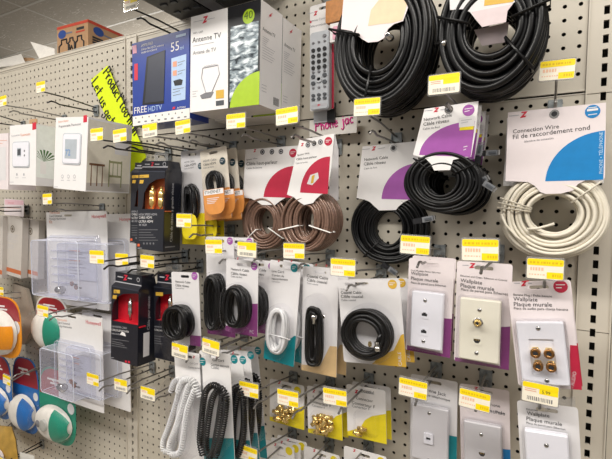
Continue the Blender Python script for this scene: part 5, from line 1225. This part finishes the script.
slim('slim grey box with round mark cut off by the left edge', (-14, 215), (4.5, 215.5), (0.5, 275.5), (-18, 275), 3.4)
slim('middle slim grey box with round mark and rust band', (5, 216.5), (24, 218.5), (19.5, 276), (0.8, 274.5), 2.8)
slim('slim grey box with round mark nearest the upper clear guard', (24.3, 219.5), (40.5, 220.5), (36, 277), (20, 276.5), 1.8)
it = Item('hang_card', 'small white and pink hang card behind the slim grey boxes', 'card', (4.5, 199), (24, 200), (23.5, 216), (4, 215.5), 1)
it.sheet(CARDP, hole=False); it.cut([(5, 199.5), (23.5, 200.5), (23.5, 205), (5, 204.5)], mat('pink_pale', (230, 190, 200), .5)); it.lines(6.5, 208, 20, 208.6, 2, 3, TAGR); it.lines(8, 203, 14, 203.2, 1, 1, RED); it.done()

# ================================================================== respirator packs at the lower left
def mask_pack(label, c0, ru, rv, d, back, front, band, has_valve, tilt=0.0, vv=.22):
    (u, v) = c0
    it = Item('respirator_pack', label, 'respirator', (u-ru, v-rv), (u+ru, v-rv+tilt), (u+ru, v+rv+tilt), (u-ru, v+rv), d)
    o = stadium(0, it.h*.5, it.w/2, it.h*.5, 40, 3.4); it.card.plate([(x, min(z, it.h*.55) if False else z) for x, z in o], [rrect(-.5, .5, it.h*.92, it.h*.945, .1)], 0, .06, back)
    top = [(x, z) for x, z in stadium(0, it.h*.5, it.w/2-.15, it.h*.5-.15, 48, 3) if z > it.h*.60]
    it.card.poly(top, -.012, band)
    for k, (a, b) in enumerate(((.28, .62), (.36, .68))): it.card.rect(it.x0+it.w*(a-.02), it.x0+it.w*b, it.h*(.83-.05*k), it.h*(.855-.05*k), -.022, CARD)
    it.card.poly([(-.9, it.h*.83), (-.35, it.h*.86), (-.35, it.h*.80)], -.024, CARD)
    it.card.disc(it.x1-it.w*.12, it.h*.52, it.w*.09, -.02, CARDG, 14)
    it.done()
    mb = MB(); cx, cz = -it.w*.04, it.h*(vv+.07); A, B, D = it.w*.46, it.h*vv, 1.5; nn, mm = 22, 7
    V = []; Fc = []
    for j in range(mm):
        q = j/(mm-1)*math.pi/2
        for i in range(nn):
            a = 2*math.pi*i/nn; V.append((cx+A*math.cos(q)**.8*math.cos(a), -.1-D*math.sin(q)**.9, cz+B*math.cos(q)**.8*math.sin(a)*(1.1 if math.sin(a) < 0 else 1)))
    for j in range(mm-1):
        for i in range(nn): Fc.append((j*nn+i, j*nn+(i+1) % nn, (j+1)*nn+(i+1) % nn, (j+1)*nn+i))
    mb.add(V, Fc, mat('mask_white', (226, 222, 214), .8, bump=.2), True); mk = mb.build('mask_cup', it.e)
    # printed sleeve wrapped over the right part of the cup
    mb = MB(); V = []; Fc = []; N1, N2 = 8, 10
    for a in range(N1+1):
        for b in range(N2+1):
            if front[1] == 'right': fx = .26+.68*a/N1; fz = (2*b/N2-1)*math.sqrt(max(0, 1-fx*fx))*.93
            else: fz = -.6+.95*a/N1; fx = (2*b/N2-1)*math.sqrt(max(0, 1-fz*fz))*.97
            V.append((cx+A*1.03*fx, -.16-(D+.05)*max(0, 1-fx*fx-fz*fz)**.44, cz+B*1.04*fz*(1.1 if fz < 0 else 1)))
    for a in range(N1):
        for b in range(N2):
            q_ = (a*(N2+1)+b, (a+1)*(N2+1)+b, (a+1)*(N2+1)+b+1, a*(N2+1)+b+1); Fc.append(q_ if front[1] == 'right' else q_[::-1])
    mb.add(V, Fc, front[0], True); mb.build('printed_sleeve', it.e)
    if has_valve:
        mb = MB(); mb.lathe([(.8, .1), (.8, -.2), (.65, -.25)], (cx-A*.02, -D*1.0-.1, cz+.1), mat('valve_grey', (176, 176, 170), .5), 'y', 20); mb.lathe([(.5, -.3), (.45, -.36)], (cx-A*.36, -D*.93, cz+.1), INKG, 'y', 16); mb.build('valve', mk)
    mb = MB(); mb.shell(stadium(cx, cz, A+.35, B+.35, 28, 2.4), -D-.35, -.03, CLEAR, inset=.5); mb.build('clear_blister', it.e)
    return it
mask_pack('orange respirator pack cut by the left edge', (2, 326.5), 19, 30, 5.5, MASKO, (MASKO, 'low'), MASKR, False, 0, .36)
mask_pack('respirator pack with white cup and teal label behind the lower clear guard', (52, 322), 16, 27, 2.5, mat('pack_pale', (220, 218, 212), .5), (MASKG, 'right'), MASKR, False, 4, .34)
mask_pack('blue respirator pack with maroon top, left of the green one', (26, 392), 13, 37, 2.5, MASKB, (MASKB, 'right'), MASKR, False, 6)
mask_pack('blue respirator pack cut by the left edge, next to the other blue pack', (-1, 384), 12.5, 31, 3.6, MASKB, (MASKB, 'right'), MASKR, False, 5)
mask_pack('green respirator pack with round grey valve under the lower clear guard', (57.5, 402), 18, 37, 3, MASKG, (MASKG, 'right'), MASKR, True, 8)
q = at(6, 450, 4)
it = Item('yellow_bag', 'yellow brown bag of small parts at the bottom left corner', 'bag', (-14, 424), (13, 428), (21, 470), (-14, 475), 4)
BAGM = mat('bag_ochre', (176, 140, 64), .35, var=.2, scale=40, coat=.4)
mb = MB(); nx, nz = 10, 12; V = []; Fc = []
for s in (-1, 1):
    for j in range(nz+1):
        for i in range(nx+1):
            fx, fz = i/nx, j/nz; bulge = math.sin(math.pi*fx)**.6*math.sin(math.pi*min(1, fz*1.05+.0))**.6 if 0 < fx < 1 and 0 < fz < 1 else 0
            wv = 1-.25*max(0, fz-.75)*2.4
            V.append((it.x0*wv+it.w*wv*fx, s*.9*bulge+.05*s, it.h*fz))
for s in range(2):
    o = s*(nx+1)*(nz+1)
    for j in range(nz):
        for i in range(nx): Fc.append((o+j*(nx+1)+i, o+j*(nx+1)+i+1, o+(j+1)*(nx+1)+i+1, o+(j+1)*(nx+1)+i))
mb.add(V, Fc, BAGM, True); mb.build('bag_body', it.e)
mb = MB(); mb.plate(oval(it.w*.08, it.h*.45, it.w*.22, it.h*.16), [], -1.02, -.98, CARDP); mb.build('bag_label', it.e)
it = Item('hanging_pack', 'pale bag edge at the bottom beside the yellow bag', 'bag', (22, 455), (34, 454), (36, 480), (20, 480), 4)
it.sheet(mat('pack_pale', (0, 0, 0)), hole=False); it.done()
mb = MB(); mb.shell(rrect(it.x0+.2, it.x1-.2, .2, it.h-.5, .4), -.8, -.03, CLEAR); mb.build('clear_blister', it.e)
q = at(24, 318, 1.5)
t = thing('grey_pouch', 'grey pointed pouch sticking out behind the orange respirator pack', 'pouch', (q.x, q.y, q.z-5))
mb = MB(); mb.plate([(-3, .5), (.2, 1), (2.6, 4.6), (.6, 9.5), (-3, 10)], [], 0, .5, mat('pouch_grey', (150, 140, 128), .6)); mb.build('pouch_body', t)
